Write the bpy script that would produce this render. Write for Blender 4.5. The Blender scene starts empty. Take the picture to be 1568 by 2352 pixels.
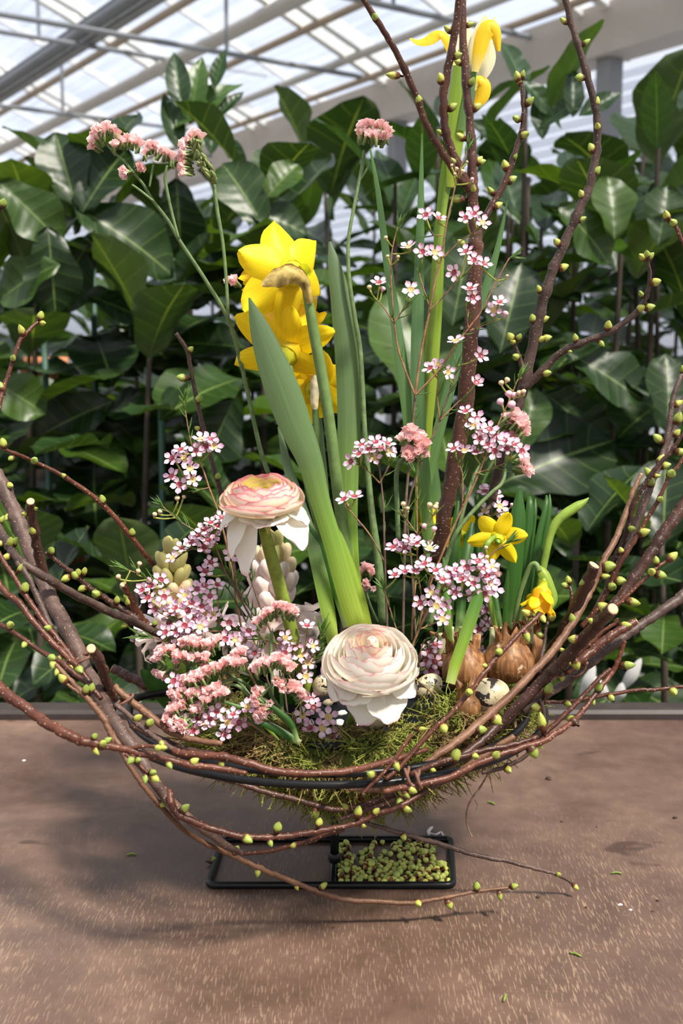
import bpy, math, random
from mathutils import Vector, Matrix
from math import sin, cos, pi, radians as R

# ---------------------------------------------------------------- camera, sky, sun, exposure
SC = bpy.context.scene
COL = SC.collection
ZT = 0.80                                   # height of the table top
YC, ZC, PITCH, FPX = -0.805, ZT + 0.379, R(7.74), 2546.0
cam_d = bpy.data.cameras.new('camera')
cam = bpy.data.objects.new('camera', cam_d)
COL.objects.link(cam)
cam.location = (0, YC, ZC)
cam.rotation_euler = (pi / 2 - PITCH, 0, 0)
cam_d.sensor_fit = 'VERTICAL'
cam_d.sensor_height = 36.0
cam_d.sensor_width = 24.0
cam_d.lens = 36.0 * FPX / 2352.0
cam_d.clip_start, cam_d.clip_end = 0.05, 200
cam_d.dof.use_dof = True
cam_d.dof.focus_distance = 0.77
cam_d.dof.aperture_fstop = 11.0
SC.camera = cam

world = bpy.data.worlds.new('sky')
SC.world = world
world.use_nodes = True
wn, wl = world.node_tree.nodes, world.node_tree.links
wn.clear()
wo = wn.new('ShaderNodeOutputWorld')
wb = wn.new('ShaderNodeBackground')
wt = wn.new('ShaderNodeTexCoord')
ws = wn.new('ShaderNodeSeparateXYZ')
wr = wn.new('ShaderNodeValToRGB')
wl.new(wt.outputs['Generated'], ws.inputs[0])
wl.new(ws.outputs['Z'], wr.inputs[0])
wr.color_ramp.elements[0].position = 0.0
wr.color_ramp.elements[0].color = (0.055, 0.05, 0.04, 1)
wr.color_ramp.elements[1].position = 0.06
wr.color_ramp.elements[1].color = (0.68, 0.71, 0.79, 1)
e = wr.color_ramp.elements.new(0.9)
e.color = (0.76, 0.80, 0.89, 1)
wl.new(wr.outputs[0], wb.inputs[0])
wb.inputs[1].default_value = 0.95
wl.new(wb.outputs[0], wo.inputs[0])

sun_d = bpy.data.lights.new('sun', 'SUN')
sun_d.energy = 5.6
sun_d.angle = R(8)
sun_d.color = (1.0, 0.93, 0.82)
sun = bpy.data.objects.new('sun', sun_d)
COL.objects.link(sun)
sun.rotation_euler = Vector((0.40, -0.42, 0.84)).to_track_quat('Z', 'Y').to_euler()

SC.view_settings.view_transform = 'Standard'
SC.view_settings.look = 'None'
SC.view_settings.gamma = 1.0
SC.view_settings.use_curve_mapping = False
SC.view_settings.exposure = 0.42
SC.cycles.use_denoising = True
SC.cycles.max_bounces = 8
SC.cycles.transparent_max_bounces = 12
SC.cycles.caustics_reflective = False
SC.cycles.caustics_refractive = False

# ---------------------------------------------------------------- helpers
RNG = random.Random(7)
U = RNG.uniform
FWD = Vector((0, cos(PITCH), -sin(PITCH)))
UPV = Vector((0, sin(PITCH), cos(PITCH)))
RGT = Vector((1, 0, 0))
CAM = Vector((0, YC, ZC))


def ray(px, py):
    return FWD + RGT * ((px - 784) / FPX) + UPV * ((1176 - py) / FPX)


def P(px, py, Y):
    """the point seen at photograph pixel (px, py) at world depth Y"""
    d = ray(px, py)
    return CAM + d * ((Y - YC) / d.y)


def PZ(px, py, z):
    """the point seen at (px, py) at height z above the table top"""
    d = ray(px, py)
    return CAM + d * ((ZT + z - ZC) / d.z)


def M(px, py, Y):
    """metres per photograph pixel there"""
    d = ray(px, py)
    return ((Y - YC) / d.y) / FPX


def lerp(a, b, t):
    return a + (b - a) * t


def seq(v, n):
    """a scalar, a pair or a full list -> n values"""
    if not isinstance(v, (list, tuple)):
        return [v] * n
    if len(v) == n:
        return list(v)
    out = []
    for i in range(n):
        f = i / max(n - 1, 1) * (len(v) - 1)
        k = min(int(f), len(v) - 2)
        out.append(lerp(v[k], v[k + 1], f - k))
    return out


def spline(pts, k=4):
    """Catmull-Rom through tuples / vectors"""
    n = len(pts)
    if n < 3:
        k = max(k, 4)
    out = []
    g = lambda i: pts[max(0, min(n - 1, i))]
    for i in range(n - 1):
        a, b, c, d = g(i - 1), g(i), g(i + 1), g(i + 2)
        for j in range(k):
            t = j / k
            out.append(tuple(0.5 * (2 * b[q] + (c[q] - a[q]) * t + (2 * a[q] - 5 * b[q] + 4 * c[q] - d[q]) * t * t
                                    + (3 * b[q] - a[q] - 3 * c[q] + d[q]) * t ** 3) for q in range(len(b))))
    out.append(tuple(pts[-1]))
    return out


class MB:
    """collects vertices (with a shade value t), faces and material slots"""
    def __init__(s):
        s.v, s.f, s.t, s.m, s.u = [], [], [], [], []

    def add(s, verts, faces, t=None, m=0):
        o = len(s.v)
        s.v += [tuple(v) for v in verts]
        s.t += list(t) if t is not None else [0.0] * len(verts)
        s.u += [0.0] * len(verts)
        s.f += [tuple(i + o for i in f) for f in faces]
        s.m += [m] * len(faces)
        return o

    def tube(s, pts, rad, n=7, cap=True, m=0, t=None, jit=0.0):
        pts = [Vector(p) for p in pts]
        k = len(pts)
        rad = seq(rad, k)
        tt = seq(t, k) if t is not None else [i / (k - 1) for i in range(k)]
        ref = Vector((0.31, -0.77, 0.55))
        vs, ts, fs = [], [], []
        prev = None
        for i, p in enumerate(pts):
            d = (pts[min(i + 1, k - 1)] - pts[max(i - 1, 0)])
            d = d.normalized() if d.length > 1e-9 else Vector((0, 0, 1))
            if prev is None:
                a = d.cross(ref)
                if a.length < 1e-3:
                    a = d.cross(Vector((1, 0, 0)))
            else:
                a = prev - d * prev.dot(d)
            a.normalize()
            prev = a
            b = d.cross(a)
            for j in range(n):
                an = 2 * pi * j / n
                r = rad[i] * (1 + (U(-jit, jit) if jit else 0))
                vs.append(p + (a * cos(an) + b * sin(an)) * r)
                ts.append(tt[i])
        for i in range(k - 1):
            for j in range(n):
                fs.append((i * n + j, i * n + (j + 1) % n, (i + 1) * n + (j + 1) % n, (i + 1) * n + j))
        if cap:
            fs.append(tuple(range(n - 1, -1, -1)))
            fs.append(tuple((k - 1) * n + j for j in range(n)))
        s.add(vs, fs, ts, m)

    def ribbon(s, pts, wid, side=None, fold=0.12, nx=4, m=0, wave=0.0, facing=None, twist=0.0, t0=0.0, t1=1.0):
        """a leaf blade along pts; wid = full widths; it faces `facing` (default: the viewer's side of the scene)"""
        pts = [Vector(p) for p in pts]
        k = len(pts)
        wid = seq(wid, k)
        tw = seq(twist, k)
        us = []
        fac = Vector(facing) if facing is not None else Vector((0, -1, 0.3))
        vs, ts, fs = [], [], []
        for i, p in enumerate(pts):
            d = (pts[min(i + 1, k - 1)] - pts[max(i - 1, 0)]).normalized()
            lat = d.cross(fac)
            if lat.length < 1e-4:
                lat = d.cross(Vector((1, 0, 0)))
            lat.normalize()
            lat = Matrix.Rotation(tw[i], 3, d) @ lat
            nor = lat.cross(d)
            for j in range(nx + 1):
                u = 2 * j / nx - 1
                o = fold * wid[i] * (1 - u * u) - fold * wid[i] * 0.5
                if wave:
                    o += wave * wid[i] * sin(i * 1.7 + u * 2.0) * abs(u)
                vs.append(p + lat * (u * wid[i] * 0.5) + nor * o)
                ts.append(lerp(t0, t1, i / (k - 1)))
                us.append(u)
        for i in range(k - 1):
            for j in range(nx):
                a = i * (nx + 1) + j
                fs.append((a, a + 1, a + nx + 2, a + nx + 1))
        s.add(vs, fs, ts, m)
        s.u[-len(us):] = us

    def box(s, c, size, rot=None, m=0):
        c = Vector(c)
        h = Vector(size) * 0.5
        vs = []
        for x in (-1, 1):
            for y in (-1, 1):
                for z in (-1, 1):
                    q = Vector((x * h.x, y * h.y, z * h.z))
                    if rot is not None:
                        q = rot @ q
                    vs.append(c + q)
        s.add(vs, [(0, 1, 3, 2), (4, 6, 7, 5), (0, 4, 5, 1), (2, 3, 7, 6), (0, 2, 6, 4), (1, 5, 7, 3)], None, m)

    def lathe(s, prof, n=12, mat=None, m=0, t=None, fn=None):
        """prof = (radius, z) pairs, revolved about Z, then moved by mat"""
        k = len(prof)
        vs, ts, fs = [], [], []
        for i, (r, z) in enumerate(prof):
            for j in range(n):
                an = 2 * pi * j / n
                q = Vector((r * cos(an), r * sin(an), z))
                if fn:
                    q = fn(q, an, i / (k - 1))
                vs.append(mat @ q if mat is not None else q)
                ts.append(t[i] if t else i / (k - 1))
        for i in range(k - 1):
            for j in range(n):
                fs.append((i * n + j, i * n + (j + 1) % n, (i + 1) * n + (j + 1) % n, (i + 1) * n + j))
        s.add(vs, fs, ts, m)

    def mesh(s, name, mats, smooth=True, off=None):
        me = bpy.data.meshes.new(name)
        vs = s.v if off is None else [(v[0] - off[0], v[1] - off[1], v[2] - off[2]) for v in s.v]
        me.from_pydata(vs, [], s.f)
        for mt in (mats if isinstance(mats, (list, tuple)) else [mats]):
            me.materials.append(mt)
        at = me.attributes.new('t', 'FLOAT', 'POINT')
        at.data.foreach_set('value', s.t)
        if any(s.u):
            me.attributes.new('u', 'FLOAT', 'POINT').data.foreach_set('value', s.u)
        if any(s.m):
            me.polygons.foreach_set('material_index', s.m)
        if smooth:
            me.polygons.foreach_set('use_smooth', [True] * len(me.polygons))
        me.update()
        return me


WM = {}                                      # world matrix of every object made here


def put(name, me, parent=None, mat=None, label=None):
    o = bpy.data.objects.new(name, me)
    COL.objects.link(o)
    mat = mat if mat is not None else Matrix.Identity(4)
    if parent is not None:
        o.parent = parent
        o.matrix_basis = WM[parent.name].inverted() @ mat
    else:
        o.matrix_basis = mat
    WM[o.name] = mat
    if label:
        o['label'] = label
    return o


def tag(o, label, cat, group=None):
    o['label'] = label
    o['category'] = cat
    if group:
        o['group'] = group
    return o


def thing(name, label, cat, loc, group=None):
    o = put(name, None, None, Matrix.Translation(Vector(loc)))
    o.empty_display_size = 0.02
    return tag(o, label, cat, group)


def part(name, mb, mats, parent, label=None, smooth=True, stuff=False):
    """mb holds world coordinates; the part takes its thing's origin"""
    w = WM[parent.name]
    off = w.translation
    if name and parent is not None:
        o = put(name, mb.mesh(name, mats, smooth, off), parent, Matrix.Translation(off), label)
    if stuff:
        o['kind'] = 'stuff'
    return o


def solo(name, mb, mats, label, cat, group=None, smooth=True, origin=None):
    """a thing that is a single mesh"""
    off = Vector(origin) if origin is not None else Vector((sum(v[0] for v in mb.v) / len(mb.v), sum(v[1] for v in mb.v) / len(mb.v), min(v[2] for v in mb.v)))
    return tag(put(name, mb.mesh(name, mats, smooth, off), None, Matrix.Translation(off)), label, cat, group)


def struct(name, mb=None, mats=None, smooth=False):
    o = put(name, mb.mesh(name, mats, smooth) if mb else None)
    o['kind'] = 'structure'
    return o


def frame(loc, z, roll=0.0, scale=1.0, up=None):
    """matrix with local Z along z"""
    z = Vector(z).normalized()
    x = (Vector(up) if up is not None else Vector((0.13, 0.21, 0.97))).cross(z)
    if x.length < 1e-3:
        x = Vector((1, 0, 0)).cross(z)
    x.normalize()
    y = z.cross(x)
    m = Matrix((x, y, z)).transposed().to_4x4()
    m = Matrix.Translation(Vector(loc)) @ m @ Matrix.Rotation(roll, 4, 'Z')
    if isinstance(scale, (tuple, list)):
        return m @ Matrix.Diagonal((*scale, 1))
    return m @ Matrix.Scale(scale, 4)


def view(p, a, b):
    """direction for a flower that faces the viewer's side, turned a to the right and b upwards"""
    d = (CAM - Vector(p)).normalized()
    return (d + RGT * a + UPV * b).normalized()


# ---------------------------------------------------------------- materials
class NT:
    def __init__(s, name):
        s.mat = bpy.data.materials.new(name)
        s.mat.use_nodes = True
        s.n, s.l = s.mat.node_tree.nodes, s.mat.node_tree.links
        s.n.clear()
        s.out = s.n.new('ShaderNodeOutputMaterial')
        s._c = None

    def node(s, typ, **kw):
        q = s.n.new(typ)
        for k, v in kw.items():
            if k.startswith('i_'):
                q.inputs[k[2:].replace('_', ' ')].default_value = v
            else:
                setattr(q, k, v)
        return q

    def link(s, a, b):
        s.l.new(a, b)

    def coord(s, kind='Object', scale=(1, 1, 1)):
        tc = s.n.new('ShaderNodeTexCoord')
        mp = s.n.new('ShaderNodeMapping')
        mp.inputs['Scale'].default_value = scale
        s.link(tc.outputs[kind], mp.inputs[0])
        return mp.outputs[0]

    def noise(s, scale, detail=3.0, rough=0.5, vec=None, dist=0.0):
        q = s.n.new('ShaderNodeTexNoise')
        q.inputs['Scale'].default_value = scale
        q.inputs['Detail'].default_value = detail
        q.inputs['Roughness'].default_value = rough
        q.inputs['Distortion'].default_value = dist
        if vec is not None:
            s.link(vec, q.inputs['Vector'])
        return q.outputs[0]

    def ramp(s, fac, stops, interp='LINEAR'):
        q = s.n.new('ShaderNodeValToRGB')
        cr = q.color_ramp
        cr.interpolation = interp
        while len(cr.elements) < len(stops):
            cr.elements.new(0.5)
        for e, (p, c) in zip(cr.elements, stops):
            e.position = p
            e.color = (*c, 1) if isinstance(c, (tuple, list)) else (c, c, c, 1)
        s.link(fac, q.inputs[0])
        return q.outputs[0]

    def attr(s, name='t'):
        q = s.n.new('ShaderNodeAttribute')
        q.attribute_name = name
        return q.outputs['Fac']

    def rand(s):
        return s.n.new('ShaderNodeObjectInfo').outputs['Random']

    def math(s, op, a, b=None):
        q = s.n.new('ShaderNodeMath')
        q.operation = op
        for i, x in enumerate((a, b)):
            if x is None:
                continue
            if isinstance(x, (int, float)):
                q.inputs[i].default_value = x
            else:
                s.link(x, q.inputs[i])
        return q.outputs[0]

    def mix(s, fac, a, b, blend='MIX'):
        q = s.n.new('ShaderNodeMix')
        q.data_type = 'RGBA'
        q.blend_type = blend
        for i, x in ((0, fac), (6, a), (7, b)):
            if isinstance(x, (int, float)):
                q.inputs[i].default_value = x
            elif isinstance(x, (tuple, list)):
                q.inputs[i].default_value = (*x, 1)
            else:
                s.link(x, q.inputs[i])
        return q.outputs[2]

    def finish(s, color, rough=0.6, spec=0.5, metal=0.0, bump=None, bstr=0.3, bdist=0.001, transl=0.0, tcol=None, coat=0.0):
        b = s.n.new('ShaderNodeBsdfPrincipled')
        for nm, x in (('Base Color', color), ('Roughness', rough)):
            if isinstance(x, (tuple, list)):
                b.inputs[nm].default_value = (*x, 1)
            elif isinstance(x, (int, float)):
                b.inputs[nm].default_value = x
            else:
                s.link(x, b.inputs[nm])
        b.inputs['Specular IOR Level'].default_value = spec
        b.inputs['Metallic'].default_value = metal
        b.inputs['Coat Weight'].default_value = coat
        b.inputs['Coat Roughness'].default_value = 0.15
        if bump is not None:
            q = s.n.new('ShaderNodeBump')
            q.inputs['Strength'].default_value = bstr
            q.inputs['Distance'].default_value = bdist
            s.link(bump, q.inputs['Height'])
            s.link(q.outputs[0], b.inputs['Normal'])
        sh = b.outputs[0]
        if transl:
            tr = s.n.new('ShaderNodeBsdfTranslucent')
            c = tcol if tcol is not None else color
            if isinstance(c, (tuple, list)):
                tr.inputs[0].default_value = (*c, 1)
            else:
                s.link(c, tr.inputs[0])
            mx = s.n.new('ShaderNodeMixShader')
            mx.inputs[0].default_value = transl
            s.link(sh, mx.inputs[1])
            s.link(tr.outputs[0], mx.inputs[2])
            sh = mx.outputs[0]
        s.link(sh, s.out.inputs[0])
        return s.mat


def plain(name, col, rough=0.6, var=0.15, scale=60.0, spec=0.4, transl=0.0, bstr=0.0, metal=0.0, tcol=None):
    q = NT(name)
    nz = q.noise(scale, 4.0, 0.6, q.coord())
    lo = tuple(c * (1 - var) for c in col)
    hi = tuple(min(1, c * (1 + var)) for c in col)
    c = q.ramp(nz, [(0.3, lo), (0.7, hi)])
    return q.finish(c, rough, spec, metal, nz if bstr else None, bstr, 0.001, transl, tcol)


def bark(name, lo, hi, len_col, rough=0.42):
    q = NT(name)
    v = q.coord()
    n1 = q.noise(55, 5, 0.65, v)
    n2 = q.noise(420, 3, 0.6, v)
    base = q.ramp(n1, [(0.3, lo), (0.55, tuple(lerp(a, b, 0.55) for a, b in zip(lo, hi))), (0.75, hi)])
    vo = q.node('ShaderNodeTexVoronoi', i_Scale=330.0)
    q.link(v, vo.inputs['Vector'])
    dots = q.ramp(vo.outputs['Distance'], [(0.16, 1.0), (0.24, 0.0)])
    c = q.mix(dots, base, len_col)
    tone = q.ramp(q.rand(), [(0.0, 0.72), (1.0, 1.25)])
    c = q.mix(1.0, c, tone, 'MULTIPLY')
    bp = q.math('ADD', q.math('MULTIPLY', n2, 0.6), q.math('MULTIPLY', dots, 0.5))
    return q.finish(c, rough, 0.35, 0, bp, 0.7, 0.0009)


def blade_mat(name, stops, transl=0.35, rough=0.42, tgain=1.3, stripes=600):
    q = NT(name)
    t = q.attr()
    c = q.ramp(t, stops)
    cb = q.n.new('ShaderNodeCombineXYZ')
    q.link(q.math('MULTIPLY', q.attr('u'), 9.0), cb.inputs[0])
    q.link(q.math('MULTIPLY', t, 2.0), cb.inputs[1])
    q.link(q.math('MULTIPLY', q.rand(), 50.0), cb.inputs[2])
    n = q.noise(1.0, 4, 0.65, cb.outputs[0])
    c = q.mix(1.0, c, q.ramp(n, [(0.25, 0.78), (0.75, 1.15)]), 'MULTIPLY')
    tc = q.mix(1.0, c, (tgain, tgain * 1.05, tgain * 0.6), 'MULTIPLY')
    return q.finish(c, rough, 0.4, 0, n, 0.15, 0.0004, transl, tc)


MT = {}
MT['bark'] = bark('cherry bark', (0.024, 0.010, 0.007), (0.090, 0.040, 0.028), (0.24, 0.14, 0.095))
MT['bark_gloss'] = bark('glossy cherry bark', (0.034, 0.012, 0.008), (0.115, 0.048, 0.030), (0.26, 0.15, 0.10), 0.34)
MT['bark_grey'] = bark('grey brown bark', (0.030, 0.016, 0.012), (0.135, 0.085, 0.068), (0.20, 0.13, 0.10), 0.5)
MT['bark_red'] = bark('red brown bark', (0.048, 0.013, 0.007), (0.125, 0.043, 0.024), (0.30, 0.17, 0.11), 0.40)
MT['bark_tan'] = bark('tan bark', (0.085, 0.036, 0.018), (0.20, 0.105, 0.060), (0.16, 0.08, 0.05), 0.5)
MT['cut'] = plain('cut wood', (0.62, 0.42, 0.24), 0.8, 0.25, 300)
q = NT('bud scales')
t = q.attr()
nz = q.noise(2.6, 2, 0.5, q.coord())
tt = q.math('ADD', t, q.math('MULTIPLY', q.math('SUBTRACT', nz, 0.5), 0.42))
bc = q.ramp(tt, [(0.0, (0.04, 0.014, 0.008)), (0.44, (0.11, 0.035, 0.014)), (0.53, (0.27, 0.30, 0.055)), (0.74, (0.35, 0.40, 0.085)), (1.0, (0.24, 0.30, 0.06))])
bc = q.mix(1.0, bc, q.ramp(q.rand(), [(0, (0.72, 0.82, 0.7)), (1, (1.25, 1.12, 1.0))]), 'MULTIPLY')
MT['bud'] = q.finish(bc, 0.45, 0.45)
q = NT('brightened bud scales')  # lighter copy of the bud colours, painted brighter against the nest's shadow
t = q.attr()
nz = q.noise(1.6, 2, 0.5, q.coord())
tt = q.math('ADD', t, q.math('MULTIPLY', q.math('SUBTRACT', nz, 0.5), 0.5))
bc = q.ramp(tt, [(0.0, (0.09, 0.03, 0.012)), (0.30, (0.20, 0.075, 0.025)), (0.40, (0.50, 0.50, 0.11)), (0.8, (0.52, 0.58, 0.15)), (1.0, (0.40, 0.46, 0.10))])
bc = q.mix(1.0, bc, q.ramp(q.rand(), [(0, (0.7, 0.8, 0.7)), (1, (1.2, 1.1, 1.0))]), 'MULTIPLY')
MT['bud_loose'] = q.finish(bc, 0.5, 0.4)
MT['steel'] = plain('black coated steel', (0.006, 0.006, 0.0065), 0.36, 0.3, 200, 0.3)
MT['film'] = plain('black film', (0.006, 0.006, 0.007), 0.5, 0.2, 60, 0.25, bstr=0.6)
MT['stem_green'] = plain('stem green', (0.16, 0.24, 0.035), 0.5, 0.3, 150, transl=0.15)
MT['stem_grey'] = plain('statice stem green', (0.13, 0.20, 0.075), 0.6, 0.35, 200, transl=0.1)
MT['needle'] = plain('waxflower needle green', (0.085, 0.17, 0.025), 0.5, 0.35, 300, transl=0.2)
MT['pedicel'] = plain('waxflower pedicel', (0.26, 0.28, 0.05), 0.5, 0.3, 300)
MT['wax_stem'] = plain('waxflower stem', (0.25, 0.13, 0.065), 0.6, 0.45, 220)
MT['wax_stem_dark'] = plain('waxflower old stem', (0.13, 0.085, 0.06), 0.7, 0.4, 220)
MT['brown_paper'] = plain('paper wire', (0.16, 0.075, 0.05), 0.8, 0.3, 300)

# ---------------------------------------------------------------- the setting: floor, roof, back wall
m = MB()
m.box((0, 6, -0.03), (40, 40, 0.06))
struct('floor', m, plain('pale concrete floor', (0.22, 0.21, 0.19), 0.9, 0.15, 9))

GA, GB = Vector((-0.559, 0.829, 0)).normalized(), Vector((0.829, 0.559, 0)).normalized()   # along the gutter; across the bays
G0 = P(939, 272, YC + 10.0)                 # lower edge of the gutter
SL = 0.40                                   # roof slope
ZR = G0.z + 0.30


def roof_pt(a, s, dz=0.0):
    return Vector((G0.x, G0.y, ZR)) + GA * a - GB * s + Vector((0, 0, SL * abs(s) + dz))


def roof_hit(px, py, dz):
    d = ray(px, py)
    nrm = (GB * SL + Vector((0, 0, 1)))
    p0 = roof_pt(0, 0, dz)
    return CAM + d * ((p0 - CAM).dot(nrm) / d.dot(nrm))


q = NT('ribbed roof sheet')
tc = q.n.new('ShaderNodeTexCoord')
vr = q.n.new('ShaderNodeVectorRotate')
vr.rotation_type = 'Z_AXIS'
vr.inputs['Angle'].default_value = -math.atan2(GA.y, GA.x)
q.link(tc.outputs['Object'], vr.inputs['Vector'])
mp = q.node('ShaderNodeMapping')
mp.inputs['Scale'].default_value = (0.5, 16, 16)
q.link(vr.outputs[0], mp.inputs[0])
rib = q.noise(1.0, 2, 0.6, mp.outputs[0])
blot = q.noise(0.9, 4, 0.6, vr.outputs[0])
tr = q.node('ShaderNodeBsdfTransparent')
q.link(q.mix(0.35, q.ramp(rib, [(0.35, (0.70, 0.745, 0.82)), (0.65, (0.94, 0.96, 1.0))]), q.ramp(blot, [(0.35, (0.68, 0.71, 0.77)), (0.7, (1, 1, 1))])), tr.inputs[0])
tl = q.node('ShaderNodeBsdfTranslucent')
tl.inputs[0].default_value = (0.72, 0.76, 0.82, 1)
mx = q.node('ShaderNodeMixShader')
mx.inputs[0].default_value = 0.16
q.link(tr.outputs[0], mx.inputs[1])
q.link(tl.outputs[0], mx.inputs[2])
q.link(mx.outputs[0], q.out.inputs[0])
MT['pane'] = q.mat
MT['alu'] = plain('sunlit aluminium', (0.88, 0.87, 0.84), 0.5, 0.05, 3, 0.4)
MT['alu_grey'] = plain('grey steel', (0.25, 0.255, 0.26), 0.45, 0.12, 3, 0.5)
MT['pipe_white'] = plain('white painted pipe', (0.60, 0.57, 0.52), 0.5, 0.06, 3)
MT['pipe_tan'] = plain('dusty tan purlin', (0.42, 0.33, 0.24), 0.6, 0.12, 3)
MT['gutter'] = plain('greyish gutter', (0.62, 0.56, 0.50), 0.6, 0.10, 2)
MT['pipe_dark'] = plain('dark grey rail', (0.16, 0.17, 0.18), 0.45, 0.1, 3)

ceil = struct('ceiling')
AMIN, AMAX, AST = -9.2, 18.4, 1.15
na = int(round((AMAX - AMIN) / AST))


def roof_piece(name, mb, mats):
    return put(name, mb.mesh(name, mats, False), ceil, Matrix.Identity(4))


for side in (1, -1):
    for i in range(na):
        a0, a1 = AMIN + i * AST, AMIN + (i + 1) * AST
        for s0, s1 in ((0.02, 2.05), (2.09, 4.1)):
            m = MB()
            k0, k1 = side * s0, side * s1
            v = [roof_pt(a0 + .02, k0), roof_pt(a1 - .02, k0), roof_pt(a1 - .02, k1), roof_pt(a0 + .02, k1)]
            v += [w + Vector((0, 0, 0.012)) for w in v]
            m.add(v, [(0, 1, 2, 3), (7, 6, 5, 4), (0, 4, 5, 1), (1, 5, 6, 2), (2, 6, 7, 3), (3, 7, 4, 0)])
            roof_piece('pane', m, MT['pane'])
    for i in range(na + 1):
        a = AMIN + i * AST
        big = i % 2 == 0
        w, h = (0.075, 0.10) if big else (0.03, 0.05)
        for off in ((-0.12, 0.12) if big else (0,)):
            m = MB()
            A, B = roof_pt(a + off, side * 0.02), roof_pt(a + off, side * 4.1)
            lat, up = GA * w * 0.5, Vector((0, 0, h))
            v = [A - lat, A + lat, B + lat, B - lat]
            v = [x - up for x in v] + [x + Vector((0, 0, 0.02)) for x in v]
            m.add(v, [(3, 2, 1, 0), (4, 5, 6, 7), (0, 1, 5, 4), (1, 2, 6, 5), (2, 3, 7, 6), (3, 0, 4, 7)])
            roof_piece('glazing_bar', m, MT['alu'])


def along(name, px, py, dz, rad, mats, n=10):
    c = roof_hit(px, py, dz)
    m = MB()
    m.tube([c - GA * 12, c + GA * 14], rad, n)
    return roof_piece(name, m, mats)


along('rail', 140, 106, -0.35, 0.055, MT['pipe_dark'])
along('rail', 156, 128, -0.35, 0.045, MT['alu_grey'])
along('rail', 120, 100, -0.20, 0.025, MT['pipe_dark'])
along('purlin', 200, 140, -0.12, 0.036, MT['pipe_tan'])
along('heating_pipe', 425, 128, -0.15, 0.062, MT['pipe_white'])
along('purlin', 567, 130, -0.12, 0.032, MT['pipe_tan'])
along('purlin', 784, 142, -0.12, 0.036, MT['pipe_white'])
along('purlin', 700, 232, -0.12, 0.028, MT['pipe_tan'])
along('purlin', 860, 225, -0.10, 0.020, MT['pipe_tan'])
for (px, py) in ((190, 104), (230, 272), (620, 140), (1010, 40)):
    c = roof_hit(px, py, -0.45)
    m = MB()
    m.tube([c - GB * 3.0, c + GB * 1.9], 0.022, 6)
    roof_piece('tie_bar', m, MT['alu_grey'])
    m = MB()
    m.tube([c - GB * 0.4, c - GB * 0.4 + Vector((0, 0, 0.55))], 0.016, 6)
    roof_piece('hanger', m, MT['alu_grey'])
# gutter: a folded channel
m = MB()
for sgn in (1,):
    prof = [(-0.19, 0.32), (-0.16, 0.32), (-0.11, 0.05), (0.11, 0.05), (0.16, 0.32), (0.19, 0.32), (0.14, 0.0), (-0.14, 0.0)]
    A, B = G0 - GA * 10, G0 + GA * 18
    v = [A + GB * x + Vector((0, 0, z)) for x, z in prof] + [B + GB * x + Vector((0, 0, z)) for x, z in prof]
    n = len(prof)
    m.add(v, [(j, (j + 1) % n, n + (j + 1) % n, n + j) for j in range(n)])
roof_piece('gutter', m, MT['gutter'])
for px in (1398, 912, 640):
    d = ray(px, 200)
    k = (Vector((G0.x, G0.y, 0)) - Vector((CAM.x, CAM.y, 0))).dot(GB) / Vector((d.x, d.y, 0)).dot(GB)
    c = CAM + d * k
    m = MB()
    m.box((c.x, c.y, G0.z / 2), (0.13, 0.13, G0.z), Matrix.Rotation(math.atan2(GA.y, GA.x), 3, 'Z'))
    roof_piece('post', m, MT['alu_grey'])
# back wall: stacked translucent slats beyond the gutter, parallel to it
wall = struct('wall_back')
q = NT('wall slat')
b1 = q.node('ShaderNodeBsdfTranslucent')
b1.inputs[0].default_value = (0.95, 0.96, 1, 1)
b2 = q.node('ShaderNodeBsdfTransparent')
b2.inputs[0].default_value = (0.9, 0.94, 1, 1)
mx = q.node('ShaderNodeMixShader')
mx.inputs[0].default_value = 0.5
q.link(b1.outputs[0], mx.inputs[1])
q.link(b2.outputs[0], mx.inputs[2])
q.link(mx.outputs[0], q.out.inputs[0])
MT['slat'] = q.mat
for i in range(34):
    z = 0.15 + i * 0.105
    m = MB()
    A, B = Vector((G0.x, G0.y, z)) + GB * 1.6 - GA * 9, Vector((G0.x, G0.y, z)) + GB * 1.6 + GA * 16
    t = GB * 0.012
    h = Vector((0, 0, 0.088))
    k = GB * 0.035
    v = [A, B, B + h + k, A + h + k, A + t, B + t, B + h + k + t, A + h + k + t]
    m.add(v, [(0, 1, 2, 3), (7, 6, 5, 4), (0, 4, 5, 1), (1, 5, 6, 2), (2, 6, 7, 3), (3, 7, 4, 0)])
    put('slat', m.mesh('slat', MT['slat'], False), wall, Matrix.Identity(4))

# ---------------------------------------------------------------- the table
q = NT('worn brown film plywood')
v = q.coord()
big = q.noise(5.0, 5, 0.62, v, 0.4)
mid = q.noise(28, 4, 0.6, v)
c = q.ramp(big, [(0.30, (0.078, 0.043, 0.031)), (0.52, (0.118, 0.070, 0.050)), (0.72, (0.205, 0.134, 0.098))])
c = q.mix(1.0, c, q.ramp(mid, [(0.3, 0.82), (0.7, 1.15)]), 'MULTIPLY')
tw = q.noise(1.0, 2, 0.5, q.coord('Object', (900, 95, 1)))
tick = q.ramp(tw, [(0.56, 0.0), (0.63, 1.0)])
sy = q.n.new('ShaderNodeSeparateXYZ')
q.link(v, sy.inputs[0])
worn = q.ramp(q.math('ADD', q.math('MULTIPLY', sy.outputs[1], 1.5), 0.55), [(0.0, 1.0), (0.45, .75), (0.75, 0.12)])
patch = q.math('MULTIPLY', q.ramp(q.noise(7.0, 4, 0.65, v), [(0.42, 0.12), (0.66, 0.95)]), worn)
c = q.mix(q.math('MULTIPLY', tick, q.math('MULTIPLY', patch, 0.85)), c, (0.32, 0.225, 0.15))
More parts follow.
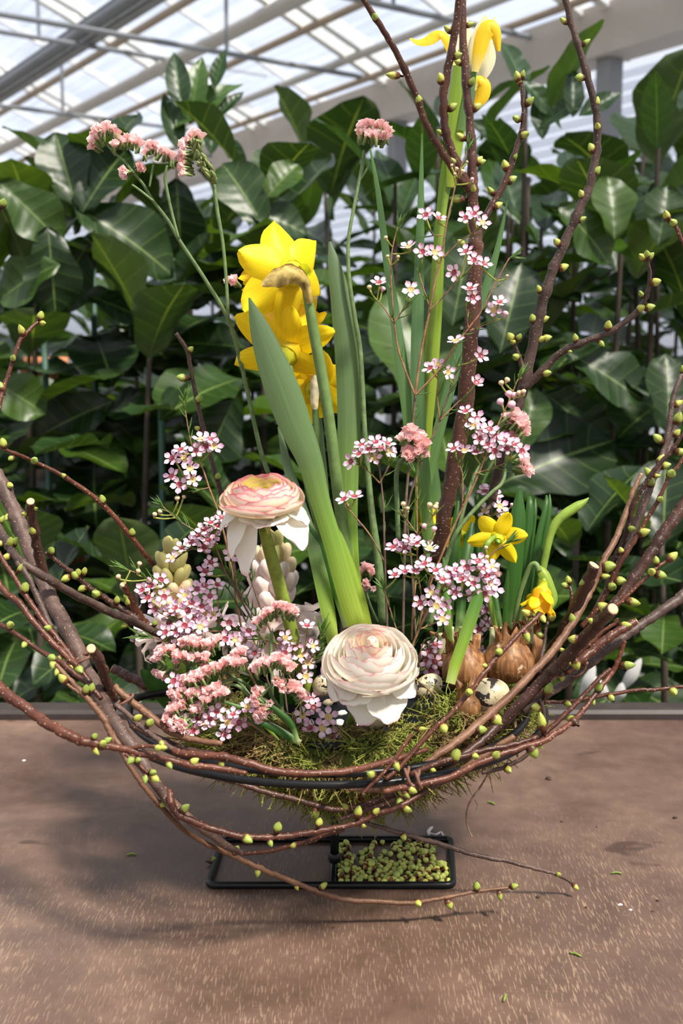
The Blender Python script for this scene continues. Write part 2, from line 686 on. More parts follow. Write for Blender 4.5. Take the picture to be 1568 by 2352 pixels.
tw2 = q.noise(1.0, 2, 0.5, q.coord('Object', (110, 900, 1)))
c = q.mix(q.math('MULTIPLY', q.ramp(tw2, [(0.60, 0.0), (0.68, 1.0)]), q.math('MULTIPLY', patch, 0.22)), c, (0.30, 0.20, 0.14))
spill = q.ramp(q.noise(11, 3, 0.6, q.coord('Object', (1, 1.7, 1))), [(0.70, 0.0), (0.74, 0.75)])
c = q.mix(spill, c, (0.045, 0.024, 0.018))
rg = q.ramp(mid, [(0.3, 0.36), (0.7, 0.6)])
MT['table'] = q.finish(c, rg, 0.45, 0, q.math('ADD', mid, q.math('MULTIPLY', tick, 0.4)), 0.25, 0.0006)
MT['table_rail'] = plain('dark brown metal strip', (0.036, 0.027, 0.024), 0.5, 0.25, 40)

tb = thing('work_table', 'brown worn plywood table with a dark metal strip along its far edge', 'table', (0, 0, 0))
TBACK = P(784, 1652, 0).y
tbk = PZ(784, 1654, 0).y
m = MB()
m.box((0.05, (tbk - 0.62) / 2, ZT - 0.014), (2.3, tbk + 0.62, 0.028))
part('tabletop', m, MT['table'], tb, smooth=False)
m = MB()
prof = [(tbk + 0.000, ZT - 0.03), (tbk + 0.000, ZT + 0.0065), (tbk + 0.004, ZT + 0.010), (tbk + 0.030, ZT + 0.010), (tbk + 0.034, ZT + 0.006), (tbk + 0.034, ZT - 0.03)]
v = [Vector((-1.10, y, z)) for y, z in prof] + [Vector((1.2, y, z)) for y, z in prof]
n = len(prof)
m.add(v, [(j, (j + 1) % n, n + (j + 1) % n, n + j) for j in range(n)] + [tuple(range(n)), tuple(range(2 * n - 1, n - 1, -1))])
part('edge_strip', m, MT['table_rail'], tb, smooth=False)
for x in (-1.0, 1.1):
    for y in (-0.55, tbk - 0.08):
        m = MB()
        m.box((x, y, (ZT - 0.028) / 2), (0.05, 0.05, ZT - 0.028))
        part('leg', m, MT['table_rail'], tb, smooth=False)

# ---------------------------------------------------------------- the black steel stand with its bowl
HX, HZ, HR = -0.0095, ZT + 0.124, 0.160      # hoop centre and radius
st = thing('plant_stand', 'black steel stand with rectangular foot and round hoop carrying the woven nest', 'stand', (HX, 0, ZT))
rr = 0.0026
a0, a1 = PZ(478, 2033, rr), PZ(1040, 2033, rr)
b1, b0 = PZ(1034, 1927, rr), PZ(512, 1927, rr)
yf, yb = (a0.y + a1.y) / 2, (b0.y + b1.y) / 2
zc = ZT + rr


def rounded(pts, r=0.006, k=5):
    out = []
    n = len(pts)
    for i in range(n):
        p, a, b = pts[i], pts[i - 1], pts[(i + 1) % n]
        u, w = (a - p).normalized() * r, (b - p).normalized() * r
        for j in range(k + 1):
            t = j / k
            out.append(p + u * (1 - t) ** 2 + w * t * t)
    return out


def loop_tube(m, pts, r, n=8):
    k = len(pts)
    vs, fs = [], []
    for i, p in enumerate(pts):
        d = (pts[(i + 1) % k] - pts[i - 1]).normalized()
        a = Vector((0, 0, 1)).cross(d).normalized()
        b = d.cross(a)
        for j in range(n):
            an = 2 * pi * j / n
            vs.append(p + (a * cos(an) + b * sin(an)) * r)
    for i in range(k):
        for j in range(n):
            i2 = (i + 1) % k
            fs.append((i * n + j, i * n + (j + 1) % n, i2 * n + (j + 1) % n, i2 * n + j))
    m.add(vs, fs)


m = MB()
loop_tube(m, rounded([Vector((a0.x, yf, zc)), Vector((a1.x, yf, zc)), Vector((b1.x, yb, zc)), Vector((b0.x, yb, zc))]), rr, 10)
part('foot_frame', m, MT['steel'], st)
xc = PZ(768, 1980, rr).x
m = MB()
m.tube([Vector((xc - 0.001, yf, zc)), Vector((xc, yb, zc))], rr, 10)
part('crossbar', m, MT['steel'], st)
m = MB()
m.tube([Vector((xc, (yf + yb) / 2 - .004, zc)), Vector((xc, 0, ZT + 0.03)), Vector((xc, 0, ZT + 0.082))], 0.0034, 10)
m.lathe([(0.0034, -.004), (0.0048, -.002), (0.0048, .002), (0.0034, .004)], 10, Matrix.Translation((xc, (yf + yb) / 2 - .004, zc + .0045)))
part('upright', m, MT['steel'], st)
for rad, z in ((HR, HZ), (HR - 0.013, HZ + 0.002)):
    m = MB()
    loop_tube(m, [Vector((HX + rad * cos(2 * pi * i / 96), (rad if i >= 48 else .045) * sin(2 * pi * i / 96), z)) for i in range(96)], 0.0026, 10)
    part('hoop', m, MT['steel'], st)
BX, BR = 0.0, 0.098
for sg, ye in ((-1, -HR), (1, .045)):
    m = MB()
    m.tube(spline([(xc, 0, ZT + 0.08), (xc, sg * .03, ZT + 0.066), (xc, sg * .035 if sg > 0 else -.085, ZT + 0.09), (xc, ye, HZ)], 6), 0.002, 6)
    part('strut', m, MT['steel'], st)
m = MB()
m.lathe([(0.0, ZT + 0.066), (0.03, ZT + 0.067), (0.06, ZT + 0.078), (0.082, ZT + 0.10), (BR, ZT + 0.128), (BR - .002, ZT + 0.129), (0.08, ZT + 0.112), (0.0, ZT + 0.108)], 40, Matrix.Translation((BX, 0, 0)), fn=lambda q, an, s: q + Vector((sin(an * 7) * .002, cos(an * 9) * .002, sin(an * 11 + s * 9) * .0016)))
part('bowl_liner', m, MT['film'], st)

# ---------------------------------------------------------------- fig trees and other foliage behind
def leaf_mesh(name, L, W, kind, seed, mat):
    r = random.Random(seed)
    k, nx = 12, 8
    vs, ts, fs = [], [], []
    ph = r.uniform(0, 6)
    bend = r.uniform(0.15, 0.5)
    for i in range(k + 1):
        v = i / k
        if kind == 'fiddle':
            w = (sin(pi * v ** 0.95) ** 0.62) * (0.72 + 0.42 * v - 0.20 * sin(pi * min(1, v * 1.5)) ** 3 + 0.0)
            w = max(w, 0.03) * (1 if v < 0.97 else 0.5)
        else:
            w = max(0.03, sin(pi * v ** 0.85) ** 0.85)
        for j in range(nx + 1):
            u = 2 * j / nx - 1
            x = u * w * W * 0.5
            y = v * L
            z = 0.16 * W * abs(u) ** 1.3 * w - bend * L * v * v * 0.6
            z += 0.035 * W * sin(v * 16 + ph - abs(u) * 3.2) * abs(u) + 0.05 * W * sin(v * 9 + ph * 2 + u * 2) * u * u
            vs.append((x, y, z))
            ts.append(v)
    for i in range(k):
        for j in range(nx):
            a = i * (nx + 1) + j
            fs.append((a, a + 1, a + nx + 2, a + nx + 1))
    mb = MB()
    mb.add(vs, fs, ts)
    me = mb.mesh(name, mat)
    uv = me.uv_layers.new(name='UVMap')
    for lp in me.loops:
        i, j = divmod(lp.vertex_index, nx + 1)
        uv.data[lp.index].uv = (2 * j / nx - 1, i / k)
    return me


def leaf_mat(name, col, vein, rough, back):
    q = NT(name)
    tc = q.n.new('ShaderNodeTexCoord')
    sp = q.n.new('ShaderNodeSeparateXYZ')
    q.link(tc.outputs['UV'], sp.inputs[0])
    au = q.math('ABSOLUTE', sp.outputs[0])
    mid = q.math('LESS_THAN', au, 0.035)
    ph = q.math('SINE', q.math('MULTIPLY', q.math('SUBTRACT', sp.outputs[1], q.math('MULTIPLY', au, 0.13)), 42.0))
    sv = q.math('GREATER_THAN', ph, 0.95)
    vf = q.math('MAXIMUM', q.math('MULTIPLY', mid, 0.8), q.math('MULTIPLY', sv, 0.20))
    nz = q.noise(22, 4, 0.6, q.coord())
    c = q.mix(1.0, col, q.ramp(nz, [(0.3, 0.75), (0.7, 1.2)]), 'MULTIPLY')
    c = q.mix(1.0, c, q.ramp(q.rand(), [(0, (0.5, 0.6, 0.6)), (0.6, (1.0, 1.0, 1.0)), (1, (2.6, 2.1, 0.9))]), 'MULTIPLY')
    c = q.mix(vf, c, vein)
    gm = q.n.new('ShaderNodeNewGeometry')
    c2 = q.mix(gm.outputs['Backfacing'], c, q.mix(0.75, c, back))
    rg = q.mix(gm.outputs['Backfacing'], (rough,) * 3, (0.6,) * 3)
    return q.finish(c2, rg, 0.42, 0, q.math('ADD', q.math('MULTIPLY', ph, .5), nz), 0.12, 0.004, 0.24, q.mix(1.0, c, (2.6, 2.3, 0.7), 'MULTIPLY'))


FIG = leaf_mat('fiddle leaf', (0.015, 0.040, 0.008), (0.15, 0.22, 0.06), 0.40, (0.085, 0.125, 0.035))
LAU = leaf_mat('smooth leaf', (0.019, 0.052, 0.010), (0.11, 0.20, 0.06), 0.38, (0.075, 0.14, 0.045))
FL = [leaf_mesh('fig_leaf', 0.185, 0.135, 'fiddle', i, FIG) for i in range(5)]
LL = [leaf_mesh('narrow_leaf', 0.17, 0.066, 'plain', 20 + i, LAU) for i in range(4)]
MT['trunk'] = plain('brown woody trunk', (0.055, 0.04, 0.028), 0.8, 0.3, 40)
MT['cane'] = plain('green support cane', (0.055, 0.12, 0.085), 0.5, 0.15, 40)


def leaf_at(root, me, base, d, nrm, sc):
    d = d.normalized()
    x = d.cross(nrm).normalized()
    n = x.cross(d)
    mt = Matrix((x, d, n)).transposed().to_4x4()
    put('leaf', me, root, Matrix.Translation(base) @ mt @ Matrix.Scale(sc, 4))


def bush(x, y, z0, z1, n, meshes, label, seed, group=None, spread=0.10, size=(0.8, 1.2), cane=False, stems=1, name='fig_tree', manual=(), top=True):
    r = random.Random(seed)
    root = thing(name, label, 'plant', (x, y, 0), group)
    for s in range(stems):
        ox, oy = (0, 0) if stems == 1 else (0.13 * cos(s * 2.4 + seed), 0.10 * sin(s * 2.4 + seed))
        zt = z1 - (0 if s == 0 else r.uniform(0.05, 0.3))
        pts = [(x + ox * .4, y + oy * .4, 0), (x + ox + r.uniform(-.02, .02), y + oy, zt * 0.5), (x + ox + r.uniform(-.03, .03), y + oy, zt - 0.05)]
        m = MB()
        sp = spline(pts, 5)
        m.tube(sp, (0.010, 0.004), 7)
        part('trunk', m, MT['trunk'], root)
        if cane:
            m = MB()
            m.tube([Vector((x + ox + 0.025, y + oy - 0.02, 0)), Vector((x + ox + 0.03, y + oy - 0.02, zt - 0.18))], 0.006, 6)
            part('support_cane', m, MT['cane'], root)
        k = int(n * 1.5) // stems
        az = r.uniform(0, 6)
        for i in range(k):
            f = (i + r.uniform(-.3, .3)) / max(k - 1, 1)
            f = min(1, max(0, f))
            z = lerp(z0, zt - 0.05, f)
            az += 2.4 + r.uniform(-.5, .5)
            el = lerp(-0.25, 0.25, f) + r.uniform(-.35, .35)
            if f > 0.88 and top:
                el = r.uniform(0.6, 1.25)
            d = Vector((cos(az) * cos(el), sin(az) * cos(el), sin(el)))
            q = (z / zt) * (len(sp) - 1)
            c = sp[min(len(sp) - 1, int(q))]
            base = Vector((c[0], c[1], z)) + Vector((d.x, d.y, 0)) * r.uniform(0.01, spread)
            nrm = Vector((r.uniform(-.3, .3), r.uniform(-.6, .1), 1)) if el < 0.6 else Vector((cos(az), sin(az), -0.2)) * -1 + Vector((0, 0, 0.4))
            leaf_at(root, r.choice(meshes), base, d, nrm, r.uniform(*size))
    for (px, py, ax, ay, L, fac, kind) in manual:
        yy = y - 0.16
        c = P(px, py, yy)
        d = (RGT * ax - UPV * ay + FWD * fac[2]).normalized()
        me = meshes[kind % len(meshes)]
        ln = L * M(px, py, yy)
        base0 = 0.185 if meshes is FL else 0.17
        leaf_at(root, me, c - d * ln * 0.5, d, Vector((fac[0], -1, fac[1])), ln / base0)
    return root


def zt_at(px, py, y):
    return P(px, py, y).z


# front row, hand placed: (pixel of the crown's top, depth, leaves, label, manual leaves)
Y1 = 1.35
def tree(px, py, y, n, meshes, label, seed, **kw):
    c = P(px, py, y)
    return bush(c.x, c.y, 0.42, c.z, n, meshes, label, seed, **kw)


UP3 = (0.0, 0.5, 0.0)
tree(60, 440, Y1, 26, FL, 'broad-leaved fig tree at the far left behind the nest', 1, cane=True,
     manual=[(70, 480, 0.9, 0.75, 190, (0.1, 0.5, 0.1), 0), (55, 640, -0.8, 0.3, 180, (0, 0.4, 0.1), 1), (120, 620, 0.1, 1, 200, (0.3, 0.1, 0), 2), (30, 900, 0.7, 0.4, 170, (0, 0.5, 0.1), 3)])
tree(175, 330, Y1 + .1, 26, FL, 'fig tree with a green cane behind the three pink statice heads', 2, cane=True,
     manual=[(150, 385, -0.25, -1, 190, (0.2, 0.1, -.1), 1), (235, 405, 0.5, -0.9, 190, (-.2, 0.2, 0), 3), (290, 535, 0.95, 0.45, 260, (0.1, 0.7, 0.1), 2),
             (160, 630, -0.5, 0.85, 200, (0.3, 0.1, 0), 0), (265, 700, 0.9, 0.3, 150, (0, 0.9, 0.1), 4), (160, 960, -0.9, 0.35, 210, (0, 0.3, 0), 0)])
tree(435, 390, Y1 + .25, 24, FL, 'fig tree with a large upright leaf right below the drooping statice spike', 3, spread=0.12,
     manual=[(410, 500, 0.05, 1, 180, (0.1, 0.1, 0), 2), (500, 640, 0.8, -0.7, 200, (-.2, 0.5, 0), 1), (300, 1050, -0.92, -0.1, 230, (0, 0.7, 0), 2), (360, 800, 0.6, 0.5, 160, (0, 0.6, 0), 3)])
# the upright shoot on its top
sh = bush(P(432, 330, Y1 + .2).x, Y1 + .2, 1.0, zt_at(432, 300, Y1 + .2), 3, LL, 'slim rubber plant with an upright tuft of pointed leaves against the roof', 4, name='rubber_plant', top=False,
          manual=[(408, 180, -0.10, -1, 150, (0.2, 0.1, 0), 0), (446, 200, 0.12, -1, 170, (-.1, 0.1, 0), 1), (503, 155, 0.22, -1, 100, (-.3, .1, 0), 2), (470, 225, 0.75, -0.75, 190, (-.2, .6, 0), 3),
                  (523, 237, 0.65, -0.8, 95, (-.2, .4, 0), 1), (395, 275, -0.22, -0.95, 140, (.4, .1, 0), 2), (487, 300, 0.05, -1, 110, (.3, 0, 0), 3), (540, 350, 0.6, 0.8, 110, (.2, .4, 0), 0)])
tree(590, 340, Y1, 26, FL, 'dark fig tree behind the yellow daffodils', 5,
     manual=[(560, 440, -0.5, -0.9, 190, (.2, .2, 0), 0), (645, 410, 0.6, -0.8, 120, (-.2, .2, 0), 1), (640, 500, 0.9, 0.2, 140, (0, .6, 0), 2), (500, 1000, -0.4, 0.9, 200, (.2, .2, 0), 4)])
tree(745, 365, Y1 + .2, 26, LL, 'narrow-leaved ficus behind the tall daffodil leaves', 6, name='ficus', stems=2, spread=.14)
tree(880, 350, Y1 + .1, 28, LL, 'narrow-leaved ficus below the grey gutter right of centre', 7, name='ficus', stems=2, spread=.14)
tree(1010, 560, Y1 - .1, 20, FL, 'lower fig tree with big yellow-green leaves behind the waxflower', 8,
     manual=[(960, 800, -0.2, -1, 330, (.2, .1, 0), 2), (1175, 700, 0.25, -1, 230, (-.1, .1, 0), 1), (1060, 640, 0.2, -1, 220, (0, .2, 0), 4), (1215, 960, 0.3, -1, 150, (0, .1, 0), 0)])
tree(1150, 225, Y1 + .25, 34, LL, 'bushy ficus behind the bare cherry branches', 9, name='ficus', stems=3, spread=.16,
     manual=[(1240, 260, -0.1, -1, 120, (0, .1, 0), 1), (1140, 310, -0.8, -0.6, 150, (0, .4, 0), 2), (1250, 230, 0.8, 0.7, 140, (0, .7, 0), 0)])
tree(1330, 155, Y1 + .15, 36, LL, 'tallest ficus at right with a crown of upright pointed leaves', 10, name='ficus', stems=3, spread=.16,
     manual=[(1318, 205, 0.05, -1, 130, (.1, .1, 0), 0), (1380, 235, 0.8, -0.5, 120, (0, .5, 0), 2), (1290, 250, -0.8, 0.4, 120, (0, .5, 0), 3)])
tree(1480, 190, Y1 + .1, 34, LL, 'bushy ficus at the right edge in front of the white slats', 11, name='ficus', stems=3, spread=.16)
tree(1420, 420, Y1 - .1, 22, FL, 'fig tree with sunlit crinkled leaves at the right edge', 12,
     manual=[(1410, 470, 0.0, -1, 160, (.1, .1, 0), 1), (1525, 490, 0.2, -1, 150, (-.1, .1, 0), 3), (1350, 530, 0.7, 0.6, 180, (0, .6, 0), 0), (1540, 900, 0.1, -1, 190, (.1, .1, 0), 2), (1395, 860, 0.9, 0.5, 210, (0, .7, 0), 4), (1270, 1050, 0.9, -0.45, 330, (0, .6, 0), 2)])
tree(1240, 640, Y1, 24, FL, 'shaded fig tree behind the budding branches right of centre', 13,
     manual=[(1330, 960, 0.7, 0.5, 200, (0, .6, 0), 1), (1200, 880, 0.1, -1, 130, (0, 0.1, 0), 0)])
tree(330, 640, Y1 - .1, 24, FL, 'low fig tree behind the left waxflower spray', 14, cane=True)
tree(-60, 560, Y1, 20, FL, 'fig tree cut by the left edge of the frame', 15)
tree(1600, 620, Y1, 22, FL, 'shaded fig tree cut by the right edge of the frame', 16)
# low plants close behind the table edge
for i, (px, py, y, n, ms, lb) in enumerate([
        (60, 1210, 0.80, 14, FL, 'low dark fig plant just behind the table at far left'),
        (330, 1230, 0.85, 16, FL, 'low bright green fig plant just behind the table left of the hyacinths'),
        (560, 1100, 0.95, 16, FL, 'low fig plant just behind the table behind the hyacinths'),
        (800, 1000, 1.0, 16, FL, 'low fig plant just behind the table at the centre'),
        (1060, 1040, 0.95, 16, FL, 'low fig plant just behind the small daffodils'),
        (1330, 1120, 0.90, 16, FL, 'low fig plant behind the right-hand bundle of branches'),
        (1530, 1150, 0.85, 14, FL, 'low sunlit fig plant just behind the table at far right')]):
    c = P(px, py, y)
    bush(c.x, c.y, 0.45, c.z, n, ms, lb, 40 + i, name='fig_tree', spread=0.08, size=(0.55, 0.85))
# shaded rows farther back
for row, (yy, cnt, hh, nn) in enumerate([(2.0, 11, 1.5, 30), (2.9, 12, 1.55, 28), (4.2, 12, 1.5, 26)]):
    for i in range(cnt):
        wdt = 0.48 * (yy + 0.8)
        x = lerp(-wdt, wdt, (i + 0.5) / cnt) + U(-.06, .06)
        bush(x, yy + U(-.15, .15), 0.35, hh + U(-.16, .10) + .34 * min(1, max(0, x / wdt + .35)), nn, FL if (i + row) % 3 else LL,
             'dark leafy pot plant in the shaded rows behind the front figs', 100 + row * 20 + i, 'pot plants in the shaded rows', spread=0.16, size=(1.0, 1.5), name='pot_plant')
# white blooms glimpsed low behind at right
c0 = P(1400, 1600, .75)
t = thing('white_flower', 'white blooms glimpsed low behind the table edge at right', 'flower', (c0.x, c0.y, .35))
m = MB()
m.tube([(c0.x, c0.y, .35), tuple(c0)], .004, 6)
part('stem', m, MT['cane'], t)
MT['white_bloom'] = plain('white bloom', (.55, .54, .53), .6, .08, 20, transl=.2)
for (x, y, a, b) in ((1345, 1575, 20, -60), (1385, 1590, -28, -50), (1442, 1562, 30, -62), (1420, 1600, 8, -40)):
    m = MB()
    A, B = P(x - a * .6, y - b * .4, .75), P(x + a, y + b * .8, .74)
    m.ribbon(spline([tuple(A), tuple(A.lerp(B, .5) + Vector((0, -.006, 0))), tuple(B)], 4), [.004, .008, .012, .016, .018, .016, .012, .008, .002], fold=.2)
    part('petal', m, MT['white_bloom'], t)
# pots seen in a gap far left
for (px, py, y, lb) in ((97, 860, 2.45, 'orange terracotta pot glimpsed between the leaves at far left'), (150, 1240, 2.3, 'tan pot glimpsed low between the leaves at left')):
    c = P(px, py, y)
    t = thing('plant_pot', lb, 'pot', (c.x, c.y, 0))
    m = MB()
    m.lathe([(0, c.z - .08), (.05, c.z - .08), (.065, c.z + .02), (.075, c.z + .02), (.075, c.z + .05), (.06, c.z + .05), (.055, c.z), (0, c.z)], 20, Matrix.Translation((c.x, c.y, 0)))
    part('pot', m, plain('terracotta', (0.55, 0.22, 0.10), 0.8, 0.15, 30), t)
    m = MB()
    m.box((c.x, c.y, (c.z - .08) / 2), (.16, .16, c.z - .08))
    part('plinth', m, MT['table_rail'], t, smooth=False)

# ---------------------------------------------------------------- budding branches of the nest
def bud_mesh(name, n=9, slim=1.0, mat='bud'):
    mb = MB()
    prof, ts = [], []
    for z, r, t in ((-1.25, .16, 0), (-0.95, .22, .02), (-0.72, .34, .08), (-0.62, .55, .16), (-0.3, .66, .34), (0.0, .70, .52), (0.35, .62, .70), (0.68, .42, .86), (0.92, .18, .97), (1.0, .03, 1.0)):
        prof.append((r * slim, z))
        ts.append(t)
    mb.lathe(prof, n, None, 0, ts, fn=lambda q, an, s: q * (1 + 0.06 * sin(an * 3 + s * 5)) if s > .2 else q)
    return mb.mesh(name, MT[mat])


BUDS = [bud_mesh('bud', 9, 0.92), bud_mesh('bud', 9, 0.80), bud_mesh('bud', 9, 1.02)]
NEST = 'budding branches of the woven nest'
N_BUD = 0


def nearest(path, x, y):
    best, bi = 1e9, 0
    for i, p in enumerate(path):
        d = (p[0] - x) ** 2 + (p[1] - y) ** 2
        if d < best:
            best, bi = d, i
    return bi


def branch(label, pts, Y, w, buds=(), col='bark', cut=None, side=(), group=NEST, name='branch', wob=1.0, rest=None):
    """pts in photograph pixels with depths Y and widths w; buds are pixel centres; side branches likewise"""
    def build(pts, Y, w):
        n = len(pts)
        ys, ws = seq(Y, n), seq(w, n)
        c = spline([(p[0], p[1], y, q) for p, y, q in zip(pts, ys, ws)], 6)
        return c
    main = build(pts, Y, w)
    allp = [main] + [build(*s[:3]) for s in side]
    root = None
    for bi, c in enumerate(allp):
        w3 = [P(a, b, y) for a, b, y, q in c]
        rad = [q * 0.5 * M(a, b, y) for a, b, y, q in c]
        if root is None:
            root = thing(name, label, 'branch', w3[0], group)
        mine = [b for b in buds if min(range(len(allp)), key=lambda k: min((p[0] - b[0]) ** 2 + (p[1] - b[1]) ** 2 for p in allp[k])) == bi]
        nodes = [nearest(c, b[0], b[1]) for b in mine]
        for i in range(len(rad)):
            rad[i] *= U(0.95, 1.06)
            if any(abs(i - k) <= 0 for k in nodes) and 0 < i < len(rad) - 1:
                rad[i] *= 1.22
            if 0 < i < len(rad) - 1:
                w3[i] = w3[i] + Vector((U(-1, 1), U(-1, 1), U(-1, 1))) * rad[i] * 0.16 * wob
        # the cut: a pale disc at one end
        m = MB()
        big = max(rad) > 0.003
        m.tube(w3, rad, 10 if big else 7, True, jit=0.05)
        part('stem' if bi == 0 else 'side_shoot', m, MT[col], root)
        if bi == 0 and cut:
            e, f = (0, 1) if cut == 'start' else (-1, -2)
            d = (w3[e] - w3[f]).normalized()
            m = MB()
            m.lathe([(0.0, 0.0006), (rad[e] * .55, .0007), (rad[e] * .88, 0.0004), (rad[e] * .90, -0.001)], 12, frame(w3[e], d))
            part('cut_end', m, MT['cut'], root, 'pale sawn end')
        for b, k in zip(mine, nodes):
            px, py = b[0], b[1]
            s = b[2] if len(b) > 2 else 1.0
            yy = c[k][2]
            q3 = w3[k]
            base = P(px, py, yy - U(0.0, 0.003))
            d = base - q3
            tip = (w3[min(k + 1, len(w3) - 1)] - w3[max(k - 1, 0)]).normalized()
            if rad[-1] > rad[0]:
                tip = -tip
            if d.length < 1e-5:
                d = tip
            dn = (d.normalized() + tip * (0.45 if d.length > rad[k] * 1.2 else 1.0) + Vector((0, -0.25, 0.15))).normalized()
            L = 0.0040 * s * U(0.9, 1.12) * (M(px, py, yy) / M(784, 1176, 0) * .6 + .4)
            Lz = max(L, min(1.5 * L, (d.length - rad[k] * .6) / 1.25)) if d.length > rad[k] else L
            put('bud', RNG.choice(BUDS), root, frame(base, dn, U(0, 6), (L, L, Lz * 1.12)))
    return root


# --- tall cherry branch standing in the middle
branch('tall forked cherry branch with a thick glossy trunk standing right of centre', [(1003, 1290), (1020, 1180), (1045, 1060), (1070, 900), (1084, 720), (1092, 600), (1090, 530), (1085, 450), (1084, 380), (1080, 300), (1070, 190), (1063, 90), (1062, -20)],
       (0.02, 0.03), [36, 37, 37, 38, 36, 33, 30, 25, 22, 20, 19, 18, 17],
       [(1077, 57), (1081, 190), (1092, 247), (1097, 370), (1103, 373), (1086, 437), (1030, 68), (1053, 143), (1049, 128), (1012, 182), (1038, 247), (1041, 373), (1052, 457), (861, 40), (904, 173), (961, 231), (1200, 174), (1193, 188), (1189, 178), (1214, 234), (1187, 273), (1203, 311), (1161, 382), (1173, 414), (1128, 440), (1141, 473), (1182, 362, .7), (1062, 560), (1013, 305), (1059, 315)],
       'bark_gloss', None,
       side=[([(1079, 440), (1058, 395), (1030, 330), (1019, 270), (1020, 200), (1038, 110), (1050, 30), (1056, -20)], (0.025, 0.0), [22, 21, 20, 19, 19, 18, 17, 17]),
             ([(1066, 425), (1032, 375), (985, 300), (955, 220), (915, 130), (880, 70), (828, -10)], (0.02, -0.03), [18, 18, 17, 16, 15, 14, 13]),
             ([(1095, 545), (1112, 505), (1130, 470), (1160, 415), (1186, 340), (1202, 280), (1200, 220), (1196, 190)], (0.03, 0.05), [16, 16, 15, 14, 13, 12, 10, 8])], name='cherry_branch', group='upright cherry branches', wob=.8)
branch('long bowed cherry branch reaching the top edge at right, with a low side shoot', [(1128, 1150), (1150, 1060), (1175, 980), (1190, 930), (1207, 865), (1238, 720), (1262, 640), (1295, 560), (1335, 470), (1362, 400), (1372, 290), (1355, 200), (1325, 100), (1308, 40), (1294, -20)],
       (0.05, 0.02), [24, 24, 24, 25, 25, 24, 22, 21, 20, 19, 17, 16, 15, 15, 15],
       [(1295, 49), (1344, 99), (1333, 178), (1370, 237), (1372, 292), (1359, 342), (1369, 395), (1336, 448), (1334, 505), (1279, 557), (1292, 615), (1253, 664), (1238, 666), (1223, 733), (1248, 733), (1240, 780), (1252, 777), (1172, 775), (1178, 785), (1190, 776), (1185, 820), (1196, 868, .8), (1252, 857), (1321, 778), (1396, 749), (1379, 787, .9), (1470, 709), (1489, 706), (1472, 676), (1504, 648), (1485, 585), (1491, 590), (1476, 591), (1307, 807, .6)],
       'bark_grey', None,
       side=[([(1201, 893), (1240, 858), (1285, 812), (1330, 790), (1400, 762), (1462, 716), (1486, 672), (1492, 630), (1485, 592)], (0.04, 0.0), [19, 18, 17, 16, 14, 13, 11, 9, 7]),
             ([(1200, 850), (1192, 822), (1182, 795), (1180, 785)], (0.04, 0.03), [12, 11, 9, 7])], name='cherry_branch', group='upright cherry branches', wob=.8)
branch('thin grey twig with few buds rising behind the left waxflower', [(515, 1150), (498, 1100), (470, 1000), (452, 915), (438, 850), (430, 805), (404, 765)], (0.06, 0.04), [13, 12, 11, 11, 10, 10, 9],
       [(456, 917), (420, 868), (437, 803, .8), (500, 1095), (456, 985, .7)], 'bark_grey', None, name='cherry_twig', group='upright cherry branches')
branch('reddish twig arching from the left edge down to the hyacinth', [(5, 1030), (50, 1048), (82, 1062), (150, 1096), (232, 1155), (300, 1232), (345, 1288), (392, 1350)], (-0.02, 0.05), [8, 9, 9, 10, 12, 12, 12, 13],
       [(7, 1020, 1.1), (27, 1052, .8), (79, 1058), (147, 1093, .7), (235, 1149), (303, 1224)], 'bark_red', None, name='cherry_twig', group='upright cherry branches')
branch('twig with green buds leaning in at the upper left edge', [(-6, 945), (6, 900), (22, 850), (45, 785), (68, 757), (92, 735)], (-0.03, 0.0), [12, 11, 10, 10, 9, 8], [(93, 727), (97, 742), (50, 761, 1.2), (30, 824), (3, 890)], 'bark_red', None, name='cherry_twig', group='upright cherry branches')
branch('short twig tip entering at the right edge below the slats', [(1574, 572), (1560, 540), (1548, 515), (1531, 497)], (0.0, 0.0), [10, 10, 9, 7], [(1531, 496), (1546, 512)], 'bark_red', None, name='cherry_twig', group='upright cherry branches')
branch('twig tip with one bud at the far left edge', [(-14, 500), (-4, 488), (3, 480)], -0.02, [12, 10, 8], [(6, 468, 1.1)], 'bark_red', None, name='cherry_twig', group='upright cherry branches')

# --- left bundle
branch('thickest grey branch of the left bundle, running down to a dark pointed end', [(-8, 1085), (22, 1150), (45, 1205), (85, 1300), (125, 1395), (165, 1465), (205, 1555), (258, 1650), (312, 1730), (352, 1790), (395, 1845), (450, 1893), (515, 1938), (558, 1962)],
       [-.02, -.03, -.04, -.06, -.08, -.10, -.12, -.145, -.16, -.165, -.165, -.16, -.15, -.14], [32, 34, 35, 35, 36, 36, 35, 33, 31, 28, 26, 22, 17, 11],
       [(22, 1115), (20, 1186, 1.1)], 'bark_grey', None, wob=.7)
branch('sawn side stump standing up beside the thickest left branch', [(70, 1152), (74, 1190), (82, 1240), (100, 1310), (130, 1390)], (-0.095, -0.06), [20, 21, 22, 23, 20], [(75, 1220, 1.1), (58, 1180, .6), (82, 1169, .6)], 'bark', 'start')
branch('brown branch crossing the left bundle and running right into the pink flowers', [(-6, 1200), (12, 1238), (38, 1280), (62, 1300), (110, 1330), (165, 1362), (230, 1395), (300, 1425), (370, 1458), (430, 1490)],
       [-.06, -.07, -.085, -.09, -.085, -.07, -.05, -.035, -.02, -.02], [17, 18, 20, 20, 20, 19, 19, 18, 18, 17], [(3, 1195), (24, 1247, 1.15), (35, 1245), (18, 1278, 1.1), (2, 1248), (290, 1435), (355, 1432, .8)], 'bark_grey', None)
